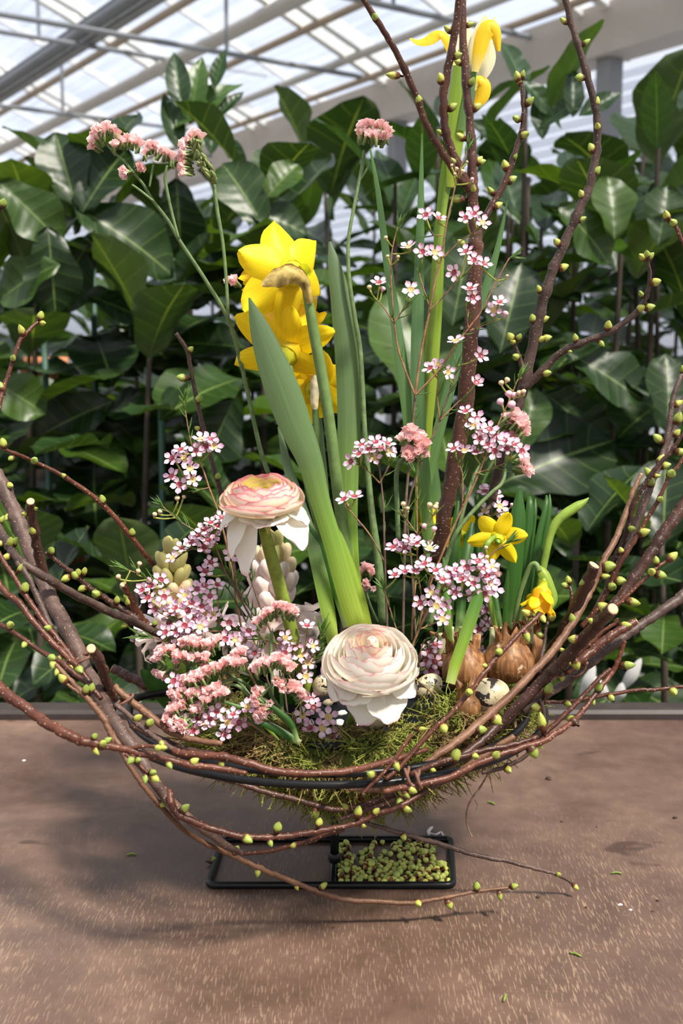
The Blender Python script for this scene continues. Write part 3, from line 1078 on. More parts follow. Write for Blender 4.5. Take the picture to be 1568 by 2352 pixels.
branch('slender twig with paired buds above the brown crossing branch', [(103, 1270), (125, 1284), (150, 1304), (175, 1322), (200, 1345), (232, 1368), (268, 1392), (320, 1425)], (-.04, -.02), [9, 10, 11, 12, 13, 14, 14, 14],
       [(118, 1266), (153, 1327), (173, 1322), (179, 1316), (193, 1314), (191, 1350), (222, 1365), (268, 1380), (293, 1385, .8)], 'bark', None)
branch('reddish shoot rising behind the hyacinth at left', [(283, 1340), (292, 1362), (305, 1390), (325, 1420), (350, 1450), (380, 1490)], (.02, .04), [16, 16, 17, 17, 17, 17], [(292, 1372, .8), (293, 1386, .6)], 'bark_red', 'start')
branch('thin red brown twig at the left edge below the brown crossing branch', [(-4, 1268), (12, 1295), (35, 1330), (60, 1370), (80, 1400), (118, 1450), (165, 1510), (200, 1560)], (-.10, -.13), [11, 11, 12, 13, 13, 14, 14, 14], [(57, 1352, 1.1), (45, 1307, .8), (112, 1443, 1.2)], 'bark_red', None)
branch('second red brown twig at the left edge, knotted halfway', [(-6, 1335), (15, 1362), (45, 1385), (70, 1420), (110, 1465), (150, 1505), (185, 1540), (215, 1580)], (-.11, -.14), [15, 15, 16, 15, 15, 15, 15, 14], [(181, 1537, 1.1), (163, 1530, .9), (136, 1511, .8)], 'bark_red', None)
branch('thin twig with big green buds descending from the left edge', [(-6, 1432), (10, 1440), (32, 1452), (70, 1480), (105, 1503), (140, 1522), (172, 1548), (205, 1575), (232, 1605)], (-.12, -.15), [12, 12, 12, 12, 12, 13, 13, 13, 12], [(23, 1436, 1.25), (56, 1480, 1), (118, 1510, 1.15), (122, 1524, 1.1), (133, 1540, .9)], 'bark_red', None)
branch('orange brown twig splitting below the big green buds at left', [(128, 1525), (150, 1550), (175, 1575), (198, 1602), (222, 1630), (240, 1655), (250, 1675), (268, 1712), (300, 1755)], (-.15, -.165), [9, 12, 13, 14, 15, 16, 15, 13, 11], [(145, 1560, 1.2), (197, 1585, 1.1), (210, 1582, .9)], 'bark_tan', None, side=[([(150, 1568), (163, 1578), (180, 1590), (195, 1604)], (-.155, -.155), [7, 8, 8, 8])])
branch('straight brown twig tight against the left side of the thick branch', [(38, 1290), (62, 1320), (90, 1380), (112, 1430), (138, 1480), (160, 1515), (185, 1545)], (-.09, -.12), [13, 14, 15, 15, 15, 14, 13], (), 'bark_grey', None)
branch('brown twig squeezed between the crossing branch and the thick branch', [(100, 1340), (115, 1370), (135, 1415), (155, 1460), (180, 1500)], (-.07, -.10), [15, 15, 15, 14, 12], (), 'bark_grey', None)
branch('sawn reddish stump with a pale end beside the paper tie at left', [(209, 1490), (226, 1512), (238, 1545), (250, 1578), (262, 1604)], (-.165, -.115), [24, 25, 24, 22, 18], (), 'bark', 'start')
branch('dark red branch entering low at the left edge and passing in front of the hoop', [(-8, 1570), (12, 1590), (48, 1618), (85, 1645), (110, 1664), (150, 1685), (180, 1700), (205, 1705), (240, 1712), (288, 1721), (330, 1732), (400, 1748), (440, 1757), (505, 1765), (566, 1776)],
       [-.17, -.175, -.18, -.185, -.19, -.195, -.195, -.195, -.195, -.195, -.195, -.195, -.192, -.19, -.185], [26, 26, 25, 24, 24, 24, 23, 21, 18, 17, 16, 15, 15, 14, 11],
       [(217, 1692, .8), (219, 1722, 1), (236, 1708, 1), (245, 1702, 1), (303, 1744), (317, 1746, .8), (443, 1750, 1), (387, 1755, .9), (372, 1717, 1.0), (362, 1718, .9)], 'bark_red', None,
       side=[([(290, 1722), (310, 1740), (325, 1762), (340, 1775)], (-.195, -.2), [8, 8, 7, 6]), ([(300, 1720), (330, 1714), (355, 1715)], (-.195, -.2), [10, 9, 8])])
branch('little spur with three yellow green buds hanging from the dark red left branch', [(288, 1732), (306, 1748), (326, 1768), (340, 1776)], (-.196, -.198), [10, 9, 8, 6], [(334, 1785), (350, 1774), (354, 1787, 1.1)], 'bark_red', None)
branch('sawn dark branch behind, pointing in from the left above the table edge', [(259, 1535), (285, 1548), (315, 1563), (345, 1580), (380, 1595), (430, 1618)], (.08, .07), [22, 23, 23, 22, 21, 20], (), 'bark', 'start')
branch('brown branch curving along the inside of the hoop at left', [(262, 1575), (290, 1603), (320, 1625), (350, 1650), (390, 1680), (430, 1695), (470, 1703), (510, 1708)], (-.115, -.125), [15, 17, 18, 18, 17, 16, 15, 13], (), 'bark_tan', None)
branch('shiny twig with green buds following the hoop at left', [(265, 1618), (292, 1640), (312, 1660), (345, 1685), (370, 1705), (400, 1722), (430, 1732)], (-.14, -.17), [12, 12, 13, 13, 13, 12, 11], [(315, 1650, 1.15), (343, 1661, 1.2), (372, 1708, .9)], 'bark_grey', None)
branch('dark twig hidden below the left hoop', [(300, 1665), (350, 1690), (420, 1718), (500, 1735), (560, 1745)], (-.10, -.12), [14, 15, 14, 13, 12], (), 'bark', None)
branch('thick red brown rod bowed across the front of the moss', [(398, 1724), (420, 1731), (460, 1735), (510, 1738), (560, 1750), (620, 1768), (680, 1776), (740, 1776), (800, 1770), (870, 1755), (930, 1737), (980, 1722)],
       [-.17, -.172, -.175, -.178, -.18, -.18, -.18, -.178, -.172, -.16, -.15, -.14], [15, 18, 18, 18, 19, 18, 17, 16, 16, 15, 13, 11], [(508, 1752, .9)], 'bark_red', None)
branch('longest low twig, sweeping under the nest and out in front of the foot', [(255, 1680), (275, 1715), (295, 1755), (325, 1800), (365, 1848), (410, 1895), (450, 1925), (500, 1950), (545, 1970), (590, 1992), (640, 2013), (700, 2037), (742, 2052), (790, 2066), (860, 2071), (930, 2074), (975, 2070), (1040, 2058), (1100, 2047), (1170, 2038)],
       [-.16, -.165, -.17, -.17, -.165, -.155, -.145, -.135, -.125, -.12, -.115, -.11, -.107, -.104, -.102, -.1, -.099, -.096, -.093, -.09], [12, 12, 12, 12, 12, 12, 12, 12, 12, 13, 13, 13, 13, 13, 12, 11, 10, 9, 8, 6],
       [(540, 1954, 1.0), (592, 1999), (741, 2036), (680, 2035, .7), (959, 2074), (1030, 2075), (1094, 2037), (1147, 2055), (1179, 2036, .9), (370, 1846, 1)], 'bark_tan', None)
branch('red brown twig looping low at left and rising to the right beneath the moss', [(388, 1815), (392, 1840), (405, 1868), (440, 1885), (490, 1905), (545, 1920), (600, 1923), (660, 1920), (715, 1912), (770, 1902), (820, 1890), (870, 1868), (915, 1853), (968, 1822), (1015, 1797), (1063, 1777)],
       [-.165, -.17, -.172, -.172, -.17, -.168, -.165, -.16, -.158, -.155, -.152, -.15, -.148, -.14, -.13, -.12], [18, 18, 18, 17, 16, 15, 14, 14, 14, 13, 13, 13, 13, 12, 12, 11],
       [(637, 1901, 1.2), (565, 1926, 1.2), (423, 1858, 1.1), (620, 1934, .8), (732, 1890, 1), (932, 1858, 1.2), (862, 1865, 1), (822, 1866, 1.1), (832, 1896, .7)], 'bark_red', None)
branch('thin twig below the looping twig, ending at the dark pointed branch', [(560, 1960), (600, 1958), (640, 1950), (700, 1935), (745, 1918), (790, 1905)], (-.145, -.15), [9, 10, 11, 12, 12, 10], [(676, 1941, .7)], 'bark_red', None)
branch('blackish shoot under the left bundle above the foot', [(400, 1840), (440, 1880), (480, 1915), (520, 1945), (550, 1958)], (-.15, -.135), [16, 14, 12, 10, 8], (), 'bark', None)
branch('bare thin twig slanting right from below the moss to the table', [(836, 1889), (880, 1902), (935, 1918), (985, 1932), (1030, 1944), (1090, 1964), (1165, 1978), (1230, 1995), (1282, 2010), (1315, 2030)],
       [-.09, -.085, -.078, -.07, -.068, -.066, -.064, -.062, -.06, -.058], [9, 10, 11, 12, 12, 11, 10, 9, 8, 7], [(1320, 2036, .7), (926, 1921, .8), (1282, 2009, .6)], 'bark_grey', None)
branch('dark rod under the front of the moss', [(455, 1770), (540, 1796), (620, 1822), (680, 1836), (730, 1850), (780, 1860), (860, 1840), (950, 1800)], (-.12, -.12), [13, 14, 14, 14, 13, 13, 13, 12], [(725, 1866, 1)], 'bark', None)

# --- right bundle
branch('sawn dark branch with a slanted pale top in the right bundle', [(1364, 1298), (1345, 1345), (1320, 1398), (1290, 1455), (1258, 1515), (1220, 1575), (1175, 1630)], (-.055, .0), [27, 28, 28, 28, 27, 26, 24], [(1339, 1336, 1.0), (1333, 1500 - 50, .0001)], 'bark', 'start')
branch('tan branch with a cut tip, longest of the right bundle, ending at the moss', [(1472, 1090), (1455, 1125), (1440, 1170), (1415, 1235), (1392, 1275), (1378, 1310), (1355, 1360), (1325, 1415), (1298, 1455), (1265, 1500), (1225, 1543), (1175, 1595), (1120, 1645), (1060, 1695), (1010, 1730), (972, 1757)],
       [.01, .005, 0, -.01, -.02, -.025, -.03, -.04, -.05, -.06, -.07, -.085, -.10, -.115, -.125, -.13], [10, 12, 14, 15, 15, 16, 16, 17, 17, 18, 18, 19, 19, 19, 17, 14],
       [(1395, 1302, 1.5), (1386, 1324, 1.1), (1314, 1423, 1.35), (1286, 1492, .7), (1137, 1652, 1.4), (1101, 1676, 1.2)], 'bark_tan', 'start')
branch('brown branch leaving the frame at right, highest of the bundle', [(1574, 850), (1560, 870), (1545, 915), (1538, 960), (1528, 1020), (1515, 1060), (1497, 1110), (1480, 1160), (1462, 1205), (1440, 1248), (1422, 1290), (1395, 1350), (1350, 1430)], (.03, -.01), [9, 11, 12, 13, 13, 13, 14, 14, 14, 15, 15, 15, 14],
       [(1512, 1009, 1.4), (1516, 1057, 1.1), (1555, 928, 1), (1567, 850, 1.0), (1489, 1087, 1.2), (1494, 1109, 1.2)], 'bark_grey', None)
branch('second brown branch at the right edge with a big bud facing outward', [(1574, 905), (1560, 940), (1552, 970), (1542, 1010), (1532, 1040), (1512, 1075), (1490, 1120), (1475, 1155), (1455, 1215), (1430, 1275), (1405, 1330)], (.045, .01), [11, 12, 13, 13, 13, 13, 14, 14, 14, 14, 13], [(1556, 963, 1.4), (1553, 996, 1), (1525, 1070, 1.2)], 'bark_grey', None)
branch('dark twig crossing the brown branches at the right edge', [(1574, 990), (1556, 1015), (1540, 1038), (1510, 1070), (1490, 1098), (1470, 1130), (1452, 1170), (1445, 1205), (1430, 1240), (1405, 1295)], (-.01, .0), [9, 10, 10, 11, 11, 11, 12, 12, 12, 12], [(1560, 1038, 1.2), (1449, 1215, 1.1), (1506, 1093, .8)], 'bark', None)
branch('straight red twig with outward buds, outermost of the right bundle', [(1574, 1040), (1555, 1072), (1535, 1095), (1525, 1120), (1505, 1160), (1478, 1205), (1455, 1245), (1425, 1290), (1400, 1345), (1372, 1395), (1335, 1440)], (-.02, -.03), [7, 8, 9, 9, 10, 10, 11, 12, 13, 13, 13], [(1540, 1089, 1.2), (1515, 1147, .8), (1476, 1223, 1.2), (1421, 1334, 1.2), (1404, 1348, 1.1), (1426, 1265, .7)], 'bark_red', None)
branch('thick dark branch leaving the frame at right below the red twig', [(1580, 1140), (1555, 1180), (1525, 1222), (1495, 1268), (1460, 1320), (1430, 1365), (1400, 1400), (1360, 1450)], (.0, -.03), [28, 28, 28, 28, 27, 26, 25, 22], (), 'bark', None)
branch('sawn branch with a round pale end facing the viewer in the right bundle', [(1407, 1399), (1388, 1415), (1360, 1445), (1320, 1490), (1280, 1532), (1240, 1570), (1200, 1610), (1150, 1660), (1100, 1705), (1050, 1745), (980, 1790)], [-.165, -.15, -.13, -.115, -.105, -.10, -.10, -.10, -.11, -.12, -.125], [29, 29, 28, 28, 28, 27, 26, 24, 21, 18, 14], [(1388, 1396, 1.2), (1364, 1428, 1.0), (1320, 1468, 1.1), (1322, 1523, 1.2), (1290, 1553, .8)], 'bark', 'start')
branch('stout grey brown branch at the far right edge, lowest to leave the frame', [(1580, 1355), (1555, 1378), (1520, 1402), (1480, 1430), (1450, 1450), (1410, 1478), (1370, 1510), (1330, 1540), (1290, 1572), (1245, 1602), (1200, 1635)], [-.05, -.055, -.06, -.065, -.07, -.075, -.08, -.085, -.09, -.095, -.1], [24, 24, 23, 22, 22, 22, 22, 22, 21, 20, 18], (), 'bark_grey', None)
branch('dark red sawn branch lying on the stout grey brown one', [(1460, 1427), (1435, 1442), (1400, 1462), (1365, 1490), (1335, 1515), (1300, 1545)], [-.085, -.088, -.092, -.095, -.1, -.1], [16, 20, 20, 20, 19, 17], [(1315, 1519 + 4, .9)], 'bark_red', 'start')
branch('thin red shoot with a pale opening bud at its tip at right', [(1532, 1288), (1510, 1302), (1485, 1325), (1450, 1358), (1425, 1382), (1400, 1402)], (-.05, -.06), [8, 8, 9, 10, 10, 9], [(1541, 1280, 1.2), (1507, 1290, 1.0), (1496, 1314, 1.2), (1514, 1320, 1.1), (1450, 1382, 1.3)], 'bark_red', None)
branch('short red twig with one long bud below the sawn round end', [(1416, 1420), (1412, 1432), (1385, 1450), (1360, 1475), (1325, 1505)], (-.085, -.085), [8, 9, 9, 10, 10], [(1433, 1436, 1.2)], 'bark_red', None)
branch('red twig with a knobbly tip and big bud curving below the right bundle', [(1434, 1472), (1428, 1492), (1418, 1520), (1405, 1545), (1385, 1570), (1362, 1600), (1332, 1640), (1300, 1668), (1250, 1700), (1205, 1715), (1150, 1733), (1100, 1752), (1035, 1784), (985, 1797), (930, 1808), (880, 1818)],
       [-.1, -.1, -.1, -.1, -.105, -.11, -.12, -.13, -.14, -.145, -.15, -.155, -.16, -.165, -.168, -.17], [9, 10, 11, 12, 12, 13, 13, 13, 14, 14, 14, 15, 15, 15, 14, 12],
       [(1438, 1528, 1.5), (1374, 1580, 1.2), (1314, 1655, 1.3), (1245, 1662, 1.2), (1222, 1724, 1.2), (1138, 1735, 1.2), (943, 1813, 1), (931, 1822, 1)], 'bark_red', None)
branch('twin red twig beside the one with the knobbly tip', [(1401, 1536), (1375, 1560), (1345, 1592), (1320, 1618), (1290, 1648), (1255, 1680), (1225, 1695), (1180, 1710), (1120, 1722), (1060, 1738), (1000, 1755), (940, 1780)], (-.115, -.155), [10, 11, 11, 12, 12, 12, 12, 13, 14, 14, 14, 12], [(1046, 1737, 1.3), (1232, 1708, 1), (1089, 1736, .9)], 'bark_red', None)
branch('thin straight twig pointing to the right edge above the table', [(1578, 1576), (1540, 1580), (1500, 1584), (1460, 1585), (1400, 1595), (1350, 1604), (1300, 1612), (1250, 1612)], (-.06, -.06), [8, 9, 9, 9, 9, 9, 9, 9], [(1545, 1588, 1.1), (1402, 1602, .9), (1302, 1616, 1), (1358, 1610, .9)], 'bark_red', None)
branch('bent grey twig below the right hoop end', [(1240, 1605), (1248, 1640), (1245, 1690), (1222, 1722), (1195, 1745), (1150, 1765), (1105, 1775)], (-.10, -.10), [8, 9, 9, 10, 10, 10, 9], [(1231, 1625, 1.1), (1166, 1767, 1), (1257, 1585, 1.1)], 'bark_grey', None)
branch('glossy red twig crossing in front of the spotted egg', [(1240, 1410), (1222, 1428), (1195, 1452), (1165, 1485), (1135, 1515), (1105, 1555), (1070, 1600), (1035, 1640), (995, 1675), (955, 1720), (920, 1760), (885, 1790)], [-.09, -.095, -.1, -.11, -.12, -.13, -.135, -.14, -.145, -.15, -.155, -.16], [9, 10, 11, 11, 12, 12, 12, 12, 12, 12, 11, 10],
       [(1210, 1409, 1.2), (1245, 1419, 1.0), (1208, 1458, 1.3), (1146, 1497, 1.2), (1077, 1590, 1.2), (1018, 1671, 1.2), (1114, 1529, .8)], 'bark_red', None)
branch('thin red twig leaning on the moss at right', [(946, 1684), (928, 1712), (905, 1745), (880, 1775), (855, 1800), (830, 1825)], (-.15, -.165), [8, 9, 9, 9, 9, 8], [(967, 1675, .8), (908, 1756, 1.1), (853, 1779, 1.2)], 'bark_red', None)
branch('small upright grey twig with two buds right of the nodding daffodil', [(1262, 1418), (1253, 1445), (1250, 1475), (1243, 1510), (1238, 1545)], (-.02, -.04), [7, 8, 8, 9, 9], [(1265, 1419, 1.2), (1242, 1460, 1.1)], 'bark_grey', None)
branch('little twig with a forked tip of two buds before the dark leaves at right', [(1306, 1344), (1312, 1360), (1310, 1390), (1308, 1420), (1300, 1450)], (.0, -.01), [6, 8, 8, 8, 8], [(1305, 1334, 1.0), (1297, 1345, .8)], 'bark', None)
branch('dark branch buried lowest in the right bundle', [(1280, 1545), (1230, 1590), (1170, 1645), (1110, 1690), (1050, 1730), (980, 1785), (910, 1835), (860, 1868)], (-.05, -.11), [20, 22, 22, 22, 21, 20, 18, 14], [(1150, 1636, .9)], 'bark', None)
branch('dark red branch just above the right end of the hoop', [(1330, 1470), (1270, 1545), (1215, 1600), (1150, 1652), (1090, 1702), (1030, 1750)], (-.02, -.10), [18, 20, 20, 19, 17, 14], [(1302, 1518, 1)], 'bark_red', None)
branch('brown rod passing beneath the hoop at right', [(1180, 1690), (1120, 1730), (1060, 1768), (1000, 1792), (930, 1808), (870, 1815), (800, 1812)], (-.13, -.15), [13, 15, 15, 15, 14, 13, 11], [(995, 1772, .9)], 'bark_tan', None)
branch('grey twig with hidden buds under the right bundle', [(1010, 1770), (960, 1810), (910, 1835), (870, 1850), (820, 1868), (780, 1882)], (-.12, -.13), [12, 13, 13, 12, 11, 9], [(925, 1823, 1.1), (918, 1840, 1), (851, 1812, .9), (795, 1855, .8)], 'bark', None)

# --- paper wire ties
for (px, py, Y, ax, rad, lb) in ((193, 1507, -.12, (0.5, 0, -1), 0.0075, 'brown paper wire tie around the thick left branch'), (933, 1787, -.165, (1, 0, .35), 0.0052, 'brown paper wire tie near the front of the hoop, left one of two'),
                             (957, 1793, -.165, (1, 0, .35), 0.0048, 'brown paper wire tie near the front of the hoop, right one of two'), (1332, 1540, -.09, (-1, 0, 0.75), 0.0060, 'brown paper wire tie around the stout grey brown right branch'), (285, 1605, -.12, (0.6, 0, -1), 0.006, 'brown paper wire loop on the inner left branch')):
    m = MB()
    fm = frame(P(px, py, Y), ax)
    pts = [fm @ Vector((rad * cos(a), rad * sin(a), 0.0012 * sin(a * .5))) for a in [i * pi / 8 for i in range(17)]]
    pts += [fm @ Vector((rad * 1.35, rad * .5, 0.002)), fm @ Vector((rad * 1.9, rad * .9, 0.003))]
    m.tube(pts, 0.0010, 5)
    solo('wire_tie', m, MT['brown_paper'], lb, 'wire tie')

# ---------------------------------------------------------------- loose buds on the table inside the foot frame
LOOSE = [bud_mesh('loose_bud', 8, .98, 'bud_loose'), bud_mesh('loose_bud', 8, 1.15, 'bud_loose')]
spots = []
tries = 0
while len(spots) < 190 and tries < 30000:
    tries += 1
    px, py = U(774, 1030), U(1934, 2026)
    u, v = (px - 774) / 256, (py - 1934) / 92
    dens = 0.25 + 0.75 * v
    if 0.42 < u < 0.72 and v < 0.42:
        dens *= 0.0 if u > 0.5 and v < .0 else 0.18
    if u > .5 and v < .22 and u < .86:
        dens = 0.95
    if u > .86 and v < .5:
        dens *= .08
    if u < .1 and v < .3:
        dens = .6
    if v < .18 and .1 < u < .5:
        dens *= .25
    if RNG.random() > dens:
        continue
    c = PZ(px, py, 0.0022)
    lay = 0
    k = sum(1 for s in spots if (s - c).length < 0.0037)
    if k:
        if k > 1 or RNG.random() > 0.10:
            continue
        c = c + Vector((0, 0, 0.0030))
        if any((s - c).length < 0.0033 for s in spots):
            continue
    spots.append(c)
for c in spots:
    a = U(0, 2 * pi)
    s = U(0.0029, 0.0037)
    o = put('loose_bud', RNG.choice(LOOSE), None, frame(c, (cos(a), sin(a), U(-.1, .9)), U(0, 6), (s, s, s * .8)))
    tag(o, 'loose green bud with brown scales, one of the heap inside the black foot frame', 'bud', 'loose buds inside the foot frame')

# ---------------------------------------------------------------- moss around the bowl
q = NT('moss')
t = q.attr()
nz = q.noise(38, 3, 0.6, q.coord())
gr = q.ramp(t, [(0.0, (0.06, 0.06, 0.014)), (0.5, (0.22, 0.25, 0.045)), (1.0, (0.44, 0.48, 0.11))])
br = q.ramp(t, [(0.0, (0.08, 0.05, 0.022)), (0.5, (0.27, 0.175, 0.075)), (1.0, (0.46, 0.33, 0.15))])
MT['moss'] = q.finish(q.mix(q.ramp(nz, [(0.46, 0.0), (0.57, 0.95)]), gr, br), 0.8, 0.2, transl=0.15)


def moss_surface(an, f):
    """a point of the moss collar: an = azimuth, f = 0 at the inner rim .. 1 at the underside"""
    ra = 0.082 + 0.036 * sin(pi * min(1, f * 1.1)) - 0.045 * max(0, f - .45) / .55
    z = 0.138 - 0.006 * (1 - f) - 0.082 * f ** 1.6
    lump = 0.006 * sin(an * 5 + f * 4) + 0.004 * sin(an * 11 - f * 7)
    if -0.95 < (an + pi / 2) - 0.9 < 0.95:      # higher at the front right, where the eggs lie
        z += 0.014 * cos(((an + pi / 2) - 0.9) / 0.95 * pi / 2) * (1 - f)
    return Vector((0.008 + (ra + lump) * cos(an) * 1.05, (ra + lump) * sin(an), ZT + z + lump * .5))


m = MB()
NA, NF = 90, 14
vs = [moss_surface(2 * pi * i / NA, j / NF) + Vector((U(-1, 1), U(-1, 1), U(-1, 1))) * .0022 for i in range(NA) for j in range(NF + 1)]
fs = [(i * (NF + 1) + j, i * (NF + 1) + j + 1, ((i + 1) % NA) * (NF + 1) + j + 1, ((i + 1) % NA) * (NF + 1) + j) for i in range(NA) for j in range(NF)]
m.add(vs, fs, [U(0, .35) for _ in vs])
for i in range(6500):
    front = RNG.random() < 0.8
    an = U(-pi, 0.0) if front else U(0, pi)
    f = U(0, 1) ** 0.9
    p = moss_surface(an, f)
    c = Vector((0, 0, ZT + 0.08))
    o = (p - c).normalized()
    d = (o * .55 + Vector((U(-1, 1), U(-1, 1), U(-.8, .8)))).normalized()
    L = U(0.006, 0.018)
    bend = Vector((U(-1, 1), U(-1, 1), U(-1, .5))) * L * .75
    b = [p - o * .001, p + d * L * .5 + bend * .25, p + d * L + bend]
    sp = spline(b, 3)
    wv = U(0.0004, 0.0008)
    m.tube(sp, [wv, wv, wv * .9, wv * .8, wv * .7, wv * .6, wv * .3][:len(sp)], 3, False, t=(U(.0, .3), U(.5, 1)))
    for k in range(2, len(sp) - 1):          # tiny side leaves
        e = (Vector(sp[k + 1]) - Vector(sp[k - 1])).normalized()
        sd = e.cross(Vector((U(-1, 1), U(-1, 1), U(-1, 1))))
        if sd.length < .1:
            continue
        sd.normalize()
        for sg in (1, -1):
            a0 = Vector(sp[k])
            tip = a0 + (sd * sg + e * .8).normalized() * U(.0014, .0030)
            w2 = e * .0005
            m.add([a0 - w2, a0 + w2, tip], [(0, 1, 2)], [.5, .5, U(.6, 1)])
mo = solo('moss', m, MT['moss'], 'green and brown moss collar around the black bowl', 'moss', origin=(0, 0, ZT + .06))
mo['kind'] = 'stuff'

# ---------------------------------------------------------------- quail eggs
q = NT('quail egg shell')
v = q.coord('Object')
vr = q.n.new('ShaderNodeVectorMath')
vr.operation = 'ADD'
q.link(v, vr.inputs[0])
ri = q.math('MULTIPLY', q.rand(), 7.0)
cb = q.n.new('ShaderNodeCombineXYZ')
q.link(ri, cb.inputs[0]); q.link(ri, cb.inputs[1])
q.link(cb.outputs[0], vr.inputs[1])
n1 = q.noise(1.5, 3.0, 0.55, vr.outputs[0], .6)
n2 = q.noise(6.5, 2, 0.5, vr.outputs[0])
n3 = q.noise(1.2, 3, 0.5, vr.outputs[0])
base = q.ramp(n3, [(0.3, (0.44, 0.36, 0.21)), (0.7, (0.64, 0.56, 0.38))])
spot = q.ramp(n1, [(0.565, 0.0), (0.58, 1.0)])
fine = q.ramp(n2, [(0.64, 0.0), (0.67, 1.0)])
c = q.mix(fine, base, (0.13, 0.07, 0.035))
c = q.mix(spot, c, (0.030, 0.020, 0.017))
MT['egg'] = q.finish(c, 0.38, 0.5, bump=n2, bstr=0.05)
MT['shell_in'] = plain('inner egg shell', (0.74, 0.72, 0.62), 0.6, 0.1, 200)
MT['shell_dark'] = plain('egg shell inside', (0.20, 0.19, 0.12), 0.7, 0.2, 100)


def egg_mesh(hole=None):
    mb = MB()
    n, k = 36, 26
    vs, fs = [], []
    for i in range(k + 1):
        th = pi * i / k
        z = -cos(th)
        r = sin(th) * (0.80 - 0.07 * z)
        for j in range(n):
            a = 2 * pi * j / n
            vs.append(Vector((r * cos(a), r * sin(a), z)))
    keep = lambda c: hole is None or all((c - Vector(h).normalized() * c.length).length > rr_ for h, rr_ in hole)
    for i in range(k):
        for j in range(n):
            f = (i * n + j, i * n + (j + 1) % n, (i + 1) * n + (j + 1) % n, (i + 1) * n + j)
            c = sum((vs[q] for q in f), Vector()) / 4
            if keep(c):
                fs.append(f)
    mb.add(vs, fs)
    return mb


def egg(label, px, py, Y, r_px, axis, roll, hole=None):
    c = P(px, py, Y)
    r = r_px * M(px, py, Y) / 0.82
    fm = frame(c, axis, roll, r)
    t = thing('quail_egg', label, 'egg', c)
    mb = egg_mesh(hole)
    o = put('shell', mb.mesh('egg_shell', MT['egg']), t, fm)
    if hole:
        mi = egg_mesh(None)
        put('shell_inside', mi.mesh('egg_inside', MT['shell_dark']), t, fm @ Matrix.Scale(0.95, 4))
    return o


egg('boldly spotted quail egg lying in front of the right bulb', 1122, 1596, -.062, 40, (0.9, -.2, .35), 0.5)
vw = (CAM - P(984, 1577, -.05)).normalized()
fm = frame((0, 0, 0), (0.75, .3, .55), 1.3)
loc = fm.inverted().to_3x3() @ (vw + RGT * .1 + UPV * .2).normalized()
loc2 = fm.inverted().to_3x3() @ (vw + RGT * -.07 + UPV * -.02).normalized()
egg('pale quail egg with a hole in its shell beside the white ranunculus', 984, 1577, -.05, 29, (0.75, .3, .55), 1.3, [(loc, .2), (loc2, .13)])
egg('dark brown blotched quail egg tucked below the white ranunculus', 866, 1636, -.085, 38, (0.6, -.2, .4), 2.2)
egg('small broken quail egg half hidden left of the white ranunculus', 741, 1574, -.045, 24, (0.2, -.3, .8), 3.1)
for i, (px, py, w, h, lb, mt_) in enumerate(((752, 1612, 26, 20, 'spotted shard of egg shell left of the white ranunculus, upper one', 'egg'), (780, 1658, 22, 16, 'white shard of egg shell on the black film, lowest one', 'shell_in'),
                                        (785, 1636, 30, 14, 'long curved shard of egg shell above the lowest white shard', 'shell_in'), (818, 1664, 9, 6, 'tiny chip of egg shell on the black film', 'shell_in'))):
    c = PZ(px, py, .120) if i else P(px, py, -.055)
    s = M(px, py, c.y)
    m = MB()
    n = 11
    pts = []
    for j in range(n):
        a = 2 * pi * j / n
        r_ = U(.65, 1.1)
        pts.append((cos(a) * w * .5 * s * r_, sin(a) * h * .5 * s * r_))
    top = [c + RGT * x + UPV * y * .8 + Vector((0, y * .6, 0)) - FWD * (.003 - (x * x + y * y) * 25) for x, y in pts]
    bot = [p + FWD * .0008 for p in top]
    m.add(top + [c - FWD * .003] + bot + [c - FWD * .0022], [(j, (j + 1) % n, n) for j in range(n)] + [(n + 1 + (j + 1) % n, n + 1 + j, 2 * n + 1) for j in range(n)] + [(j, n + 1 + j, n + 1 + (j + 1) % n, (j + 1) % n) for j in range(n)])
    solo('egg_shell_shard', m, MT[mt_], lb, 'egg shell')

# ---------------------------------------------------------------- ranunculus
def ran_mat(name, stops, edge_noise, transl=0.34):
    q = NT(name)
    t = q.attr()
    nz = q.noise(9, 3, 0.6, q.coord())
    tt = q.math('ADD', t, q.math('MULTIPLY', q.math('SUBTRACT', nz, 0.5), edge_noise))
    c = q.ramp(tt, stops)
    return q.finish(c, 0.55, 0.3, transl=transl, tcol=c)


MT['ran_pink'] = ran_mat('cream petal with pink rim', [(0.0, (0.46, 0.50, 0.08)), (0.30, (0.76, 0.70, 0.32)), (0.62, (0.84, 0.74, 0.50)), (0.84, (0.90, 0.78, 0.60)), (0.95, (0.88, 0.62, 0.54)), (0.985, (0.82, 0.30, 0.34)), (1.0, (0.74, 0.16, 0.24))], 0.06)
MT['ran_in'] = ran_mat('yellow green inner petal', [(0.0, (0.38, 0.42, 0.02)), (0.6, (0.70, 0.66, 0.10)), (0.95, (0.80, 0.70, 0.26)), (1.0, (0.78, 0.42, 0.34))], 0.05)
MT['ran_white'] = ran_mat('white petal with broken pink rim', [(0.0, (0.70, 0.70, 0.30)), (0.25, (0.86, 0.82, 0.62)), (0.6, (0.90, 0.87, 0.76)), (0.965, (0.90, 0.85, 0.76)), (1.01, (0.82, 0.42, 0.44))], 0.10)
MT['ran_white_in'] = ran_mat('rosy inner petal', [(0.0, (0.62, 0.50, 0.30)), (0.80, (0.88, 0.82, 0.62)), (0.955, (0.88, 0.70, 0.58)), (1.0, (0.72, 0.30, 0.30))], 0.14)
